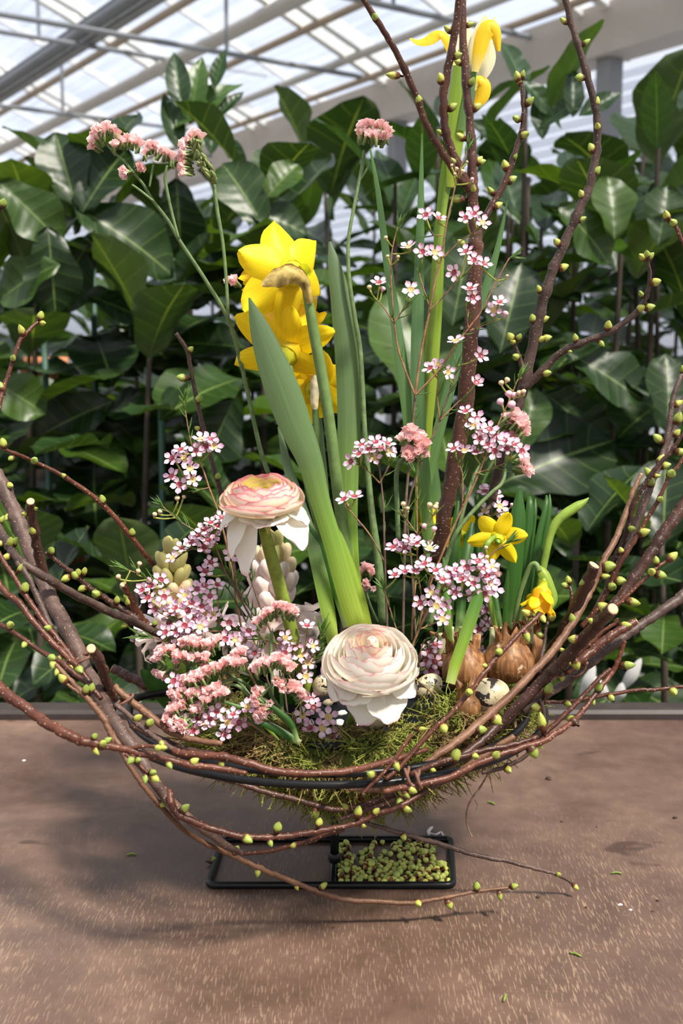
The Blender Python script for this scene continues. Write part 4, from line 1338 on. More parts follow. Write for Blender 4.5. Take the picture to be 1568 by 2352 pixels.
MT['ran_low'] = ran_mat('creamy white lower petal', [(0.0, (0.74, 0.74, 0.44)), (0.3, (0.86, 0.82, 0.68)), (0.95, (0.89, 0.85, 0.77)), (1.0, (0.84, 0.44, 0.50))], 0.04)


def rose_petal(mb, a0, W, rimR, rimZ, baseZ, curl, seed, flare=0.0):
    r = random.Random(seed)
    k, nx = 9, 12
    ph = r.uniform(0, 6)
    vs, ts, fs = [], [], []
    for i in range(k + 1):
        v = i / k
        for j in range(nx + 1):
            u = 2 * j / nx - 1
            vv = v * (1 - 0.20 * abs(u) ** 2.4 + 0.018 * sin(u * 9 + ph) * v + 0.012 * sin(u * 23 + ph))
            th = vv * pi / 2
            rr_ = rimR * (0.12 + 0.88 * sin(th) ** 0.85) * (1 - curl * vv ** 4) * (1 + flare * vv * vv)
            rr_ *= 1 + 0.030 * sin(u * 3 + ph)
            z = baseZ + (rimZ - baseZ) * (1 - cos(th)) ** 0.9
            an = a0 + u * W * (0.55 + 0.45 * sin(min(1, v * 1.3) * pi / 2))
            vs.append(Vector((rr_ * cos(an), rr_ * sin(an), z)))
            ts.append(v)
    for i in range(k):
        for j in range(nx):
            a = i * (nx + 1) + j
            fs.append((a, a + 1, a + nx + 2, a + nx + 1))
    mb.add(vs, fs, ts)


def low_petal(mb, a0, L, W, droop, seed, z0=-0.3, r0=0.25, cup=0.18):
    r = random.Random(seed)
    k, nx = 10, 8
    ph = r.uniform(0, 6)
    vs, ts, fs = [], [], []
    for i in range(k + 1):
        v = i / k
        w = W * (0.30 + 0.80 * sin(min(1, v * 1.3) * pi / 2)) * (1 if v < .72 else math.sqrt(1 - ((v - .72) / .28) ** 2 * .72))
        for j in range(nx + 1):
            u = 2 * j / nx - 1
            vv = v * (1 - .14 * abs(u) ** 3)
            rr_ = r0 + L * vv * (1 - 0.32 * vv * droop)
            z = z0 - droop * L * vv ** 1.7 + cup * W * u * u * (1 - .3 * v) + 0.03 * sin(u * 4 + v * 5 + ph)
            x = u * w
            vs.append(Vector((rr_ * cos(a0) - x * sin(a0), rr_ * sin(a0) + x * cos(a0), z)))
            ts.append(v * (1 - .0 * abs(u)) if abs(u) < .99 else max(v, .0))
    for i in range(k):
        for j in range(nx):
            a = i * (nx + 1) + j
            fs.append((a, a + 1, a + nx + 2, a + nx + 1))
    mb.add(vs, fs, ts)


def stem_tube(name, pts, Y, w, mats, root, n=9, t=None):
    k = len(pts)
    c = spline([(p[0], p[1], y, q) for p, y, q in zip(pts, seq(Y, k), seq(w, k))], 5)
    m = MB()
    m.tube([P(a, b, y) for a, b, y, _ in c], [q * .5 * M(a, b, y) for a, b, y, q in c], n, t=t)
    return part(name, m, mats, root)


def ranunculus(label, px, py, Y, r_px, nrm, layers, mats, low, stem, stemY, stemw, seed, dip=0.15, dome=0.6, r_in=0.16, base=-0.42, green=True):
    c = P(px, py, Y)
    rad = r_px * M(px, py, Y)
    az0 = 0
    fm = frame(c, nrm, 0, rad, up=(0, 1, 0))
    root = thing('ranunculus', label, 'flower', P(stem[-1][0], stem[-1][1], seq(stemY, len(stem))[-1]))
    stem_tube('stem', stem, stemY, stemw, MT['ran_stem'], root, 12)
    g = 0
    for l in range(layers):
        s = l / (layers - 1)
        rimR = r_in + (1 - r_in) * s ** 0.82
        rimZ = dome * (1 - s ** 2.1) - dip * (1 - s) ** 3 - .02
        np_ = 3 if s < .25 else (4 if s < .6 else 5)
        for k in range(np_):
            m = MB()
            g += 1
            rose_petal(m, 2 * pi * k / np_ + l * 0.83 + seed + U(-.12, .12), pi / np_ * 1.32, rimR * U(.97, 1.03), rimZ + U(-.03, .02), base, 0.22 if s < .7 else 0.13, seed * 97 + g, 0.0 if s < .85 else .05)
            put('petal', m.mesh('ranunculus_petal', mats[0] if s < .28 else mats[1]), root, fm)
    # heart
    m = MB()
    m.lathe([(0, .16), (.05, .17), (.10, .15), (.13, .08), (.14, -.1)] if dip > .1 else [(0, dome - .02), (.06, dome - .03), (.12, dome - .1), (.15, dome - .3)], 12, None, 0, [.9, .95, .6, .3, 0] if dip > .1 else [1, .96, .92, .5])
    put('heart', m.mesh('ranunculus_heart', mats[0]), root, fm @ Matrix.Translation((0, 0, dome - .45 - dip * .6)) if dip > .1 else fm)
    for i, (a, L, W, dr, z0) in enumerate(low):
        m = MB()
        low_petal(m, a, L, W, dr, seed * 31 + i, z0)
        put('petal', m.mesh('ranunculus_petal', mats[2]), root, fm)
    for i in range(4):
        m = MB()
        low_petal(m, i * pi / 2 + .4, .42, .13, 1.1, 900 + i, base + .06, .06, .3)
        put('sepal', m.mesh('sepal', MT['sepal']), root, fm)
    return root


MT['ran_stem'] = plain('ranunculus stem', (0.20, 0.27, 0.035), 0.55, 0.3, 120, bstr=.15, transl=.1)
MT['sepal'] = plain('ranunculus sepal', (0.42, 0.42, 0.12), 0.6, 0.2, 150, transl=.2)
D = -pi / 2                                   # azimuth of the viewer's side
ranunculus('cream ranunculus with pink-rimmed petals on a tall stem', 601, 1134, -.075, 104, (-.02, -.24, .97), 10, (MT['ran_in'], MT['ran_pink'], MT['ran_low']),
           [(D - .95, .95, .30, 1.05, -.30), (D - .60, .95, .30, 1.5, -.30), (D - 1.35, .90, .30, .6, -.22), (D + .1, .66, .50, .12, -.38), (D + .90, 1.18, .40, .62, -.30), (D + 1.3, .95, .34, .40, -.24), (D + .45, .62, .42, .15, -.36), (D + pi, .8, .4, .4, -.3), (D - 2.2, .8, .4, .4, -.3), (D + 2.2, .8, .4, .4, -.3)],
           [(606, 1215), (618, 1262), (640, 1340), (662, 1420), (683, 1500), (704, 1580), (712, 1640)], (-.07, -.035), [26, 29, 30, 30, 29, 27, 25], 3, dip=.30, dome=.46, r_in=.30)
ranunculus('white ranunculus with faint pink edges low in the centre', 852, 1508, -.115, 117, (.03, -.46, .88), 10, (MT['ran_white_in'], MT['ran_white'], MT['ran_low']),
           [(D - 1.0, .80, .44, .55, -.26), (D - .55, .75, .40, .35, -.32), (D - .12, .85, .36, .80, -.36), (D + .45, .95, .40, .55, -.36), (D + 1.05, .85, .32, .35, -.28), (D + 1.5, .75, .32, .15, -.2), (D - 1.5, .8, .42, .25, -.18), (D - .85, .6, .42, .1, -.30), (D + pi, .8, .4, .4, -.3), (D + 2.2, .7, .4, .4, -.3)],
           [(856, 1560), (838, 1600), (815, 1640), (805, 1665)], (-.075, -.06), [26, 27, 27, 26], 8, dip=.02, dome=.52, r_in=.13)

# ---------------------------------------------------------------- daffodils
def daf_mat(name, a, b, green, transl=0.35):
    q = NT(name)
    t = q.attr()
    nz = q.noise(1.0, 2, .5, q.coord('Generated', (26, 1.5, 3)))
    c = q.ramp(t, [(0.0, green), (0.22, a), (1.0, b)])
    c = q.mix(1.0, c, q.ramp(nz, [(0.3, .90), (0.7, 1.06)]), 'MULTIPLY')
    return q.finish(c, 0.5, 0.3, transl=transl, tcol=q.mix(1.0, c, (1.1, 1.05, .6), 'MULTIPLY'))


MT['daf'] = daf_mat('daffodil yellow', (0.86, 0.67, 0.012), (0.90, 0.70, 0.014), (0.62, 0.66, 0.04))
MT['daf_cup'] = daf_mat('daffodil trumpet yellow', (0.86, 0.60, 0.010), (0.88, 0.57, 0.008), (0.7, 0.55, 0.02))
MT['daf_orange'] = daf_mat('orange yellow trumpet', (0.86, 0.46, 0.006), (0.88, 0.40, 0.004), (0.7, 0.5, 0.02))
MT['daf_stem'] = plain('daffodil stem', (0.15, 0.24, 0.075), 0.45, 0.2, 120, transl=.15)
MT['daf_stem_bright'] = plain('bright daffodil stem', (0.24, 0.36, 0.05), 0.45, 0.2, 120, transl=.2)
MT['spathe'] = plain('papery spathe', (0.42, 0.31, 0.09), 0.6, 0.65, 130, transl=.25, bstr=.6)
MT['spathe_pale'] = plain('pale papery spathe', (0.68, 0.60, 0.40), 0.7, 0.25, 90, transl=.25)


def petal_mesh(name, L, W, mat, cup=.10, back=.0, twist=.0, seed=0, point=.6):
    r = random.Random(seed)
    ph = r.uniform(0, 6)
    mb = MB()
    k, nx = 12, 8
    vs, ts, fs = [], [], []
    for i in range(k + 1):
        v = i / k
        w = W * .5 * max(0.02, sin(pi * min(1, v * .90 + .085)) ** point) * (1 if v < .96 else .55)
        for j in range(nx + 1):
            u = 2 * j / nx - 1
            tw = twist * v
            x, z = u * w, cup * W * (u * u) + .02 * L * sin(u * 5 + ph) * v - back * L * v * v + .03 * L * sin(v * 6 + ph)
            if abs(u) < .2:
                z -= .012 * L
            vs.append(Vector((x * cos(tw), v * L, z + x * sin(tw))))
            ts.append(v)
    for i in range(k):
        for j in range(nx):
            a = i * (nx + 1) + j
            fs.append((a, a + 1, a + nx + 2, a + nx + 1))
    mb.add(vs, fs, ts)
    return mb.mesh(name, mat)


def corona_mesh(name, r0, r1, r2, L, mat, frill=12, seed=0):
    rr_ = random.Random(seed)
    ph = [rr_.uniform(0, 6) for _ in range(3)]
    mb = MB()
    pr = [(r0 * .8, 0), (r0, L * .12), (r0 * 1.05, L * .35), (r1, L * .65), (r1 * 1.12, L * .82), (r2 * .93, L * .93), (r2 * 1.06, L)]
    def fn(q, an, s):
        k = max(0, s - .6) / .4
        return Vector((q.x * (1 + k * .10 * sin(an * frill + ph[0])), q.y * (1 + k * .10 * sin(an * frill + ph[0])), q.z + k * L * (.07 * sin(an * frill + ph[1]) + .05 * sin(an * frill * 2.3 + ph[2]))))
    mb.lathe(pr, 60, None, 0, None, fn)
    # anthers inside
    for i in range(6):
        a = i * pi / 3
        mb.tube([(r0 * .2 * cos(a), r0 * .2 * sin(a), .05 * L), (r0 * .3 * cos(a), r0 * .3 * sin(a), .6 * L)], r0 * .07, 4)
    return mb.mesh(name, mat)


def daffodil_flower(root, c, nrm, roll, L, W, mats, cor, parent=None, seed=0, back=0.0, tilts=None, lens=None, tube=.25):
    """six petals and a trumpet on the axis nrm; parent = the part that holds them"""
    fm = frame(c, nrm, roll)
    for i in range(6):
        me = petal_mesh('daffodil_petal', L * (lens[i] if lens else U(.94, 1.06)), W * (1.05 if i % 2 else .92), mats[0], .16, .08 + back, U(-.25, .25), seed * 7 + i)
        tl = tilts[i] if tilts else U(.02, .2)
        put('petal', me, parent or root, fm @ Matrix.Translation((0, 0, .002 if i % 2 else 0)) @ Matrix.Rotation(i * pi / 3 + U(-.06, .06), 4, 'Z') @ Matrix.Translation((0, L * .06, 0)) @ Matrix.Rotation(-tl, 4, 'X'))
    r0, r1, r2, h = cor
    put('trumpet', corona_mesh('daffodil_trumpet', r0, r1, r2, h, mats[1], seed=seed), parent or root, fm)
    m = MB()
    m.lathe([(r0 * .5, -L * tube * 1.3), (r0 * .42, -L * tube), (r0 * .5, -L * .1), (r0 * .8, 0.0005)], 10, fm, 0, [0, 0, 0, .1])
    part('flower_tube', m, mats[0], parent) if parent is None and False else put('flower_tube', m.mesh('flower_tube', mats[0]), parent or root, Matrix.Identity(4))
    return fm


def spathe(root, pts, Y, w, mat, par=None):
    c = spline([(p[0], p[1], y, q) for p, y, q in zip(pts, seq(Y, len(pts)), seq(w, len(pts)))], 5)
    m = MB()
    w3 = [P(a, b, y) for a, b, y, _ in c]
    ww = [q * M(a, b, y) for a, b, y, q in c]
    m.ribbon(w3, ww, fold=.38, nx=7, wave=.10)
    m.ribbon([p + Vector((0, .0035, .0004)) for p in w3], [x * .9 for x in ww], fold=-.25, nx=7, wave=.12)
    return part('spathe', m, mat, root)


def pxl(n, px, py, Y):
    return n * M(px, py, Y)


def daffodil(label, c, Y, nrm, roll, L, W, stem, stemY, stemw, sp, spY, spw, spm, seed, cor=(.36, .44, .60, .85), **kw):
    root = thing('daffodil', label, 'flower', P(stem[-1][0], stem[-1][1], seq(stemY, len(stem))[-1]), 'tall yellow daffodils')
    stem_tube('stem', stem, stemY, stemw, MT['daf_stem'], root, 10)
    s = M(c[0], c[1], Y)
    l = L * s
    daffodil_flower(root, P(c[0], c[1], Y), nrm, roll, l, W * s, (MT['daf'], MT['daf_cup']), tuple(x * l for x in cor), None, seed, **kw)
    spathe(root, sp, spY, spw, spm)
    return root


daffodil('uppermost yellow daffodil seen from behind with a brown papery spathe', (674, 628), -.01, (-.60, .78, -.02), pi / 6 + .12, 128, 92,
         [(702, 655), (708, 690), (720, 760), (737, 850), (755, 960), (770, 1080), (785, 1200), (805, 1320), (825, 1420)], (-.02, .01), [20, 22, 25, 26, 26, 27, 27, 27, 25],
         [(600, 655), (630, 640), (668, 628), (696, 645), (706, 672), (712, 696)], (-.035, -.02), [8, 40, 46, 30, 20, 16], MT['spathe'], 1, cor=(.30, .38, .48, .95), tilts=[-.40, -.46, -.42, -.40, -.46, -.42])
daffodil('middle yellow daffodil, its back half covered by a grey green leaf', (648, 820), .012, (.10, .75, .65), 0.0, 126, 80,
         [(650, 818), (668, 850), (664, 880), (672, 960), (700, 1080), (730, 1200), (770, 1330), (800, 1420)], (.012, .02), [13, 12, 13, 18, 20, 20, 20, 20],
         [(612, 760), (622, 790), (640, 815), (650, 832)], (-.0, .008), [7, 14, 16, 12], MT['spathe_pale'], 2, cor=(.34, .46, .62, 1.05), tilts=[-.3, -.32, -.26, -.3, -.25, -.3])
daffodil('lowest yellow daffodil with a pale spathe, between the leaves', (724, 896), .035, (.14, .86, .30), 0.1, 92, 74,
         [(723, 935), (727, 985), (735, 1080), (748, 1200), (775, 1330), (800, 1420)], (.03, .03), [15, 17, 18, 18, 18, 18],
         [(722, 862), (722, 885), (722, 920), (724, 940)], (.02, .022), [12, 21, 19, 12], MT['spathe_pale'], 3, cor=(.34, .40, .50, .7), tilts=[-.3] * 6)

# ---------------------------------------------------------------- leaf blades
MT['leaf_blue'] = blade_mat('blue green leaf', [(0.0, (0.36, 0.46, 0.06)), (0.22, (0.20, 0.34, 0.045)), (0.45, (0.12, 0.20, 0.07)), (1.0, (0.105, 0.165, 0.085))], 0.25)
MT['leaf_bright'] = blade_mat('bright daffodil leaf', [(0.0, (0.42, 0.50, 0.16)), (0.15, (0.26, 0.40, 0.04)), (0.6, (0.10, 0.23, 0.035)), (1.0, (0.06, 0.16, 0.03))], 0.30)
MT['leaf_dark'] = blade_mat('dark daffodil leaf', [(0.0, (0.40, 0.44, 0.22)), (0.14, (0.20, 0.30, 0.09)), (0.25, (0.032, 0.105, 0.012)), (1.0, (0.034, 0.105, 0.018))], 0.25)
MT['leaf_iris'] = blade_mat('iris leaf', [(0.0, (0.14, 0.26, 0.07)), (0.5, (0.10, 0.20, 0.085)), (1.0, (0.11, 0.22, 0.07))], 0.28)
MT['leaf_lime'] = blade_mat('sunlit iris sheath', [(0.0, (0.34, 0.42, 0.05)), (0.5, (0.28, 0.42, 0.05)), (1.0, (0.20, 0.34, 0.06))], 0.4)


def blade(label, pts, Y, w, mat, name='leaf_blade', root=None, facing=None, fold=.10, twist=0.0, nx=6, group=None, wave=0.0):
    """pts from the base to the tip"""
    k = len(pts)
    c = spline([(p[0], p[1], y, q) for p, y, q in zip(pts, seq(Y, k), seq(w, k))], 5)
    m = MB()
    w3 = [P(a, b, y) for a, b, y, _ in c]
    m.ribbon(w3, [max(q, .8) * M(a, b, y) for a, b, y, q in c], facing=facing, fold=fold, nx=nx, twist=twist, wave=wave)
    if root is not None:
        return part(name, m, MT[mat], root)
    return solo(name, m, MT[mat], label, 'leaf', group, origin=w3[0])


G1 = 'tall daffodil leaves'
blade('broad grey green leaf leaning left across the middle daffodil', [(818, 1432), (795, 1360), (765, 1250), (735, 1150), (712, 1060), (680, 980), (650, 900), (620, 820), (595, 750), (572, 684)], (-.03, -.045), [44, 46, 44, 46, 58, 74, 80, 66, 44, 4], 'leaf_blue', 'daffodil_leaf', group=G1, fold=.14)
blade('tall grey green leaf standing upright right of the daffodils', [(822, 1430), (806, 1330), (798, 1200), (800, 1050), (802, 920), (797, 800), (785, 700), (768, 610), (757, 555)], (.0, .02), [40, 44, 46, 50, 56, 58, 50, 30, 5], 'leaf_blue', 'daffodil_leaf', group=G1, fold=.14)
blade('bright green leaf in the sun left of the daffodil stems', [(765, 1482), (752, 1400), (735, 1320), (715, 1240), (690, 1160), (660, 1070), (640, 980)], (-.015, .03), [26, 34, 34, 30, 26, 22, 6], 'leaf_blue', 'daffodil_leaf', group=G1)
blade('dark narrow leaf between the bright leaf and the pale leaf bases', [(800, 1440), (780, 1370), (755, 1300), (730, 1245), (705, 1200)], (.0, .01), [24, 28, 26, 18, 6], 'leaf_dark', 'daffodil_leaf', group=G1)
blade('thin blue green leaf behind the lowest daffodil', [(790, 1400), (770, 1300), (750, 1180), (740, 1060), (735, 960)], (.04, .04), [20, 22, 22, 18, 8], 'leaf_blue', 'daffodil_leaf', group=G1)
blade('pale green leaf base wrapping the daffodil stems', [(832, 1440), (818, 1380), (800, 1310), (780, 1240), (762, 1190)], (-.02, -.015), [46, 46, 36, 22, 8], 'leaf_lime', 'daffodil_leaf', group=G1, fold=.25)

# ---------------------------------------------------------------- iris
MT['iris_y'] = daf_mat('iris yellow', (0.86, 0.60, 0.03), (0.88, 0.56, 0.02), (0.85, 0.72, 0.30))
MT['iris_w'] = daf_mat('iris cream white', (0.82, 0.78, 0.62), (0.86, 0.80, 0.52), (0.70, 0.72, 0.40))
ir = thing('iris', 'yellow and white iris at the top behind the cherry stems', 'flower', P(960, 1200, .06))
IY = .06
stem_tube('stem', [(1072, 190), (1050, 320), (1020, 470), (1000, 640), (985, 800), (970, 1000), (960, 1200)], IY, [16, 16, 15, 15, 15, 14, 13], MT['daf_stem_bright'], ir)
for pts, w, mt_, y, fc in (
        ([(1040, 150), (1036, 118), (1024, 86), (1008, 76), (985, 90), (962, 96), (941, 88)], [14, 22, 30, 34, 36, 26, 6], 'iris_y', IY - .01, (0.1, -.6, .6)),
        ([(1090, 165), (1098, 125), (1110, 80), (1124, 62), (1138, 78), (1145, 118)], [16, 30, 38, 38, 26, 8], 'iris_y', IY - .012, (-.2, -1, .1)),
        ([(1088, 150), (1092, 110), (1102, 70), (1116, 36)], [18, 28, 28, 10], 'iris_w', IY + .004, None),
        ([(1096, 190), (1112, 160), (1124, 130), (1128, 100)], [16, 32, 30, 10], 'iris_w', IY, None),
        ([(1080, 150), (1076, 110), (1072, 75), (1070, 40)], [18, 26, 22, 6], 'iris_w', IY + .008, None),
        ([(1086, 205), (1098, 185), (1110, 195), (1106, 222), (1088, 252)], [14, 26, 34, 32, 8], 'iris_y', IY - .004, None),
        ([(1110, 140), (1122, 100), (1132, 60), (1137, 38)], [14, 18, 14, 4], 'iris_w', IY + .01, None),
        ([(1058, 150), (1046, 110), (1044, 70), (1050, 45)], [16, 22, 18, 6], 'iris_w', IY + .006, None)):
    blade(None, pts, y, w, mt_, 'petal', ir, fc, fold=.18)
blade(None, [(1035, 430), (1040, 380), (1046, 300), (1052, 220), (1056, 150), (1058, 105)], IY - .004, [20, 30, 44, 42, 28, 4], 'leaf_lime', 'sheath', ir, fold=.2)
blade(None, [(1060, 300), (1072, 240), (1084, 180), (1094, 120)], IY - .008, [22, 24, 18, 3], 'leaf_iris', 'sheath', ir, fold=.2)
for pts, w, mt_, y, lb in (
        ([(985, 1250), (975, 1100), (962, 960), (958, 800), (962, 640), (966, 480), (969, 306)], [26, 28, 30, 30, 24, 16, 3], 'leaf_iris', .05, 'narrow iris leaf with its tip just left of the thick cherry stem'),
        ([(962, 1200), (975, 1000), (988, 850), (1000, 700), (1008, 560), (1018, 420), (1022, 345)], [24, 32, 36, 32, 26, 20, 4], 'leaf_lime', .065, 'yellow green iris leaf lit from behind below the iris'),
        ([(950, 1220), (985, 1080), (1020, 940), (1060, 800), (1105, 690), (1140, 580), (1165, 460)], [24, 28, 26, 22, 20, 14, 3], 'leaf_iris', .07, 'long iris leaf passing behind the thick cherry stem, tip at right'),
        ([(950, 1080), (938, 950), (924, 850), (906, 720), (886, 580), (868, 440), (850, 342)], [26, 30, 30, 24, 18, 12, 4], 'leaf_iris', .055, 'long iris leaf whose thin tip ends at the single statice head'),
        ([(985, 1270), (1000, 1150), (990, 1040), (985, 950), (990, 860)], [26, 26, 22, 14, 5], 'leaf_iris', .08, 'short iris leaf low between the waxflower stems')):
    blade(None, pts, y, w, mt_, 'leaf', ir)

# ---------------------------------------------------------------- small daffodil plants with their bulbs
q = NT('papery bulb skin')
v = q.coord('Object', (260, 260, 35))
n1 = q.noise(1.0, 4, .6, v, .5)
n2 = q.noise(70, 3, .6, q.coord())
c = q.ramp(n1, [(0.28, (0.06, 0.022, 0.008)), (0.5, (0.20, 0.085, 0.028)), (0.75, (0.42, 0.23, 0.095))])
MT['bulb'] = q.finish(q.mix(q.ramp(n2, [(.62, 0), (.68, .85)]), c, (.72, .60, .42)), 0.5, .4, bump=n1, bstr=.5)
MT['bulb_neck'] = plain('pale leaf sheath', (0.52, 0.55, 0.30), 0.5, 0.15, 150, transl=.2)
MT['root_m'] = plain('thin root', (0.30, 0.21, 0.13), 0.8, 0.5, 250)


def bulb(root, px, py, Y, w, h, lean=(0, 0), neck=.24):
    c = P(px, py, Y)
    s = M(px, py, Y)
    W, H = w * s * .5, h * s
    fm = frame(c, (lean[0], lean[1], 1))
    m = MB()
    ph = U(0, 6)
    m.lathe([(.1 * W, -.42 * H), (.45 * W, -.42 * H), (.86 * W, -.30 * H), (W, -.10 * H), (.96 * W, .08 * H), (.74 * W, .27 * H), (.46 * W, .42 * H), (neck * W, .55 * H), (neck * W * .9, .62 * H)], 28, fm,
            fn=lambda q, an, s_: Vector((q.x * (1 + .035 * sin(an * 5 + ph + s_ * 3) + .02 * sin(an * 13)), q.y * (1 + .035 * sin(an * 5 + ph + s_ * 3)), q.z + (.10 * H * sin(an * 6 + ph) * max(0, s_ - .85) / .15))))
    part('bulb', m, MT['bulb'], root)
    m = MB()                                # torn skin tags
    for k in range(6):
        a = U(0, 6.3)
        b = fm @ Vector((W * .55 * cos(a), W * .55 * sin(a), .36 * H))
        m.ribbon([b, b + Vector((cos(a) * .002, sin(a) * .002, .006)), b + Vector((cos(a) * .006, sin(a) * .006, U(.008, .013)))], [.006, .005, .001], nx=2, fold=.2)
    part('skin_tag', m, MT['bulb'], root, smooth=False, stuff=True)


p1 = thing('bulb_daffodil', 'small potted daffodil with a lit bright leaf over the left bulb', 'plant', P(1065, 1585, -.04))
bulb(p1, 1068, 1535, -.03, 112, 120, (-.15, 0))
bulb(p1, 1022, 1512, 0.0, 70, 100, (0, 0))
bulb(p1, 1072, 1622, -.075, 62, 70, (-.3, 0))
for pts, w, mt_, y in (
        ([(1034, 1570), (1046, 1525), (1065, 1470), (1082, 1420), (1098, 1370), (1108, 1330), (1115, 1290)], [22, 25, 27, 29, 28, 26, 10], 'leaf_bright', (-.075, -.05)),
        ([(1028, 1500), (1030, 1440), (1034, 1370), (1040, 1290), (1048, 1210), (1052, 1150)], [18, 19, 20, 24, 24, 6], 'leaf_dark', (-.01, .03)),
        ([(1014, 1500), (1012, 1420), (1012, 1340), (1010, 1260), (1006, 1205)], [14, 16, 18, 20, 6], 'leaf_dark', (0, .03)),
        ([(1050, 1480), (1058, 1400), (1064, 1320), (1076, 1250), (1085, 1200)], [16, 20, 24, 26, 8], 'leaf_dark', (0, .045)),
        ([(1034, 1500), (1030, 1430), (1024, 1350), (1018, 1280)], [12, 14, 15, 5], 'leaf_bright', (-.03, -.01)),
        ([(1075, 1470), (1085, 1390), (1092, 1300), (1098, 1220), (1100, 1175)], [16, 20, 24, 22, 6], 'leaf_dark', (.02, .06))):
    blade(None, pts, y, w, mt_, 'leaf', p1, fold=.2)
for k, (x, yb_, yt_) in enumerate(((1012, 1515, 1455), (1030, 1510, 1440), (1060, 1490, 1440))):
    stem_tube('leaf_sheath', [(x, yb_), (x + 2, (yb_ + yt_) / 2), (x + 3, yt_)], -.005, [24, 22, 20], MT['bulb_neck'], p1)


def small_flower(root, c, Y, nrm, roll, L, W, seed, mats, cor, **kw):
    s = M(c[0], c[1], Y)
    l = L * s
    p = P(c[0], c[1], Y)
    m = MB()
    z = Vector(nrm).normalized()
    m.lathe([(.0004, -.42 * l), (.10 * l, -.36 * l), (.12 * l, -.25 * l), (.07 * l, -.16 * l)], 8, frame(p, z))
    fl = part('flower', m, MT['daf_stem_bright'], root)
    daffodil_flower(root, p, nrm, roll, l, W * s, mats, tuple(x * l for x in cor), fl, seed, **kw)


small_flower(p1, (1062, 1228), .055, (-.3, .7, .1), .3, 48, 36, 21, (MT['daf'], MT['daf_cup']), (.34, .42, .5, .7))
small_flower(p1, (1000, 1205), .06, (-.5, .6, .1), .9, 40, 30, 22, (MT['daf'], MT['daf_cup']), (.34, .42, .5, .7))
stem_tube('flower_stalk', [(1068, 1240), (1062, 1300), (1055, 1380), (1048, 1460)], .05, [8, 10, 11, 11], MT['daf_stem_bright'], p1)
stem_tube('flower_stalk', [(1008, 1215), (1016, 1280), (1022, 1380), (1028, 1460)], .055, [8, 10, 11, 11], MT['daf_stem_bright'], p1)

p2 = thing('bulb_daffodil', 'small potted daffodil with open and nodding yellow flowers over the right bulb', 'plant', P(1172, 1560, -.03))
bulb(p2, 1168, 1515, -.03, 118, 118, (.05, 0), .5)
bulb(p2, 1218, 1490, .0, 62, 110, (.1, 0), .4)
for pts, w, mt_, y in (
        ([(1170, 1480), (1172, 1420), (1180, 1330), (1186, 1250), (1190, 1180), (1193, 1122)], [22, 26, 34, 37, 34, 8], 'leaf_dark', (0, .02)),
        ([(1186, 1470), (1196, 1390), (1206, 1300), (1213, 1220), (1217, 1160), (1216, 1140)], [14, 16, 18, 20, 17, 6], 'leaf_dark', (.01, .035)),
        ([(1194, 1470), (1206, 1390), (1216, 1300), (1224, 1220), (1229, 1170), (1229, 1146)], [9, 10, 11, 11, 9, 3], 'leaf_dark', (.02, .045)),
        ([(1190, 1470), (1206, 1390), (1226, 1300), (1240, 1220), (1254, 1160), (1255, 1137)], [11, 13, 14, 14, 11, 4], 'leaf_dark', (.0, .03)),
        ([(1200, 1480), (1216, 1400), (1238, 1300), (1254, 1220), (1262, 1165), (1262, 1135)], [10, 11, 12, 12, 10, 3], 'leaf_dark', (.01, .035)),
        ([(1152, 1480), (1142, 1400), (1130, 1330), (1118, 1260), (1112, 1200)], [14, 16, 18, 18, 6], 'leaf_dark', (.0, .04)),
        ([(1160, 1480), (1160, 1420), (1163, 1360), (1166, 1310)], [13, 13, 13, 4], 'leaf_dark', (-.02, -.02)),
        ([(1146, 1480), (1135, 1420), (1124, 1370), (1112, 1330)], [12, 12, 11, 4], 'leaf_dark', (-.01, .0)),
        ([(1222, 1420), (1230, 1360), (1238, 1300), (1243, 1270), (1241, 1258)], [10, 14, 16, 13, 4], 'leaf_dark', (.0, .005)),
        ([(1172, 1480), (1190, 1410), (1212, 1350), (1232, 1300), (1244, 1266)], [10, 14, 16, 15, 8], 'leaf_dark', (.02, .03)),
        ([(1130, 1300), (1110, 1230), (1098, 1170), (1090, 1140)], [18, 18, 12, 4], 'leaf_dark', (.05, .06))):
    blade(None, pts, y, w, mt_, 'leaf', p2, fold=.2)
for k, (x, yb_, yt_, w_) in enumerate(((1130, 1490, 1440, 15), (1146, 1490, 1440, 13), (1158, 1490, 1435, 18), (1182, 1490, 1430, 20), (1216, 1478, 1428, 16))):
    stem_tube('leaf_sheath', [(x, yb_), (x + 1, (yb_ + yt_) / 2), (x + 1, yt_)], (-.015, -.012), [w_ * 1.15, w_, w_ * .9], MT['bulb_neck'], p2)
stem_tube('flower_stalk', [(1136, 1232), (1121, 1246), (1113, 1268), (1112, 1300), (1122, 1370), (1138, 1450)], [-.012, -.022, -.02, -.015, -.01, -.01], [9, 14, 15, 13, 12, 12], MT['daf_stem_bright'], p2)
small_flower(p2, (1143, 1238), -.005, (.12, .9, .15), .28, 64, 40, 23, (MT['daf'], MT['daf_cup']), (.30, .36, .44, .7), tilts=[.0] * 6)
stem_tube('flower_stalk', [(1238, 1312), (1230, 1296), (1218, 1300), (1205, 1330), (1192, 1370), (1180, 1430), (1172, 1470)], (-.02, -.01), [13, 13, 12, 12, 12, 11, 11], MT['daf_stem'], p2)
small_flower(p2, (1246, 1352), -.025, (-.18, -.22, -.95), .4, 58, 34, 24, (MT['daf'], MT['daf_orange']), (.38, .46, .58, .95), tilts=[-.85, -.35, -.7, -.95, -.5, -.75], back=-.1)
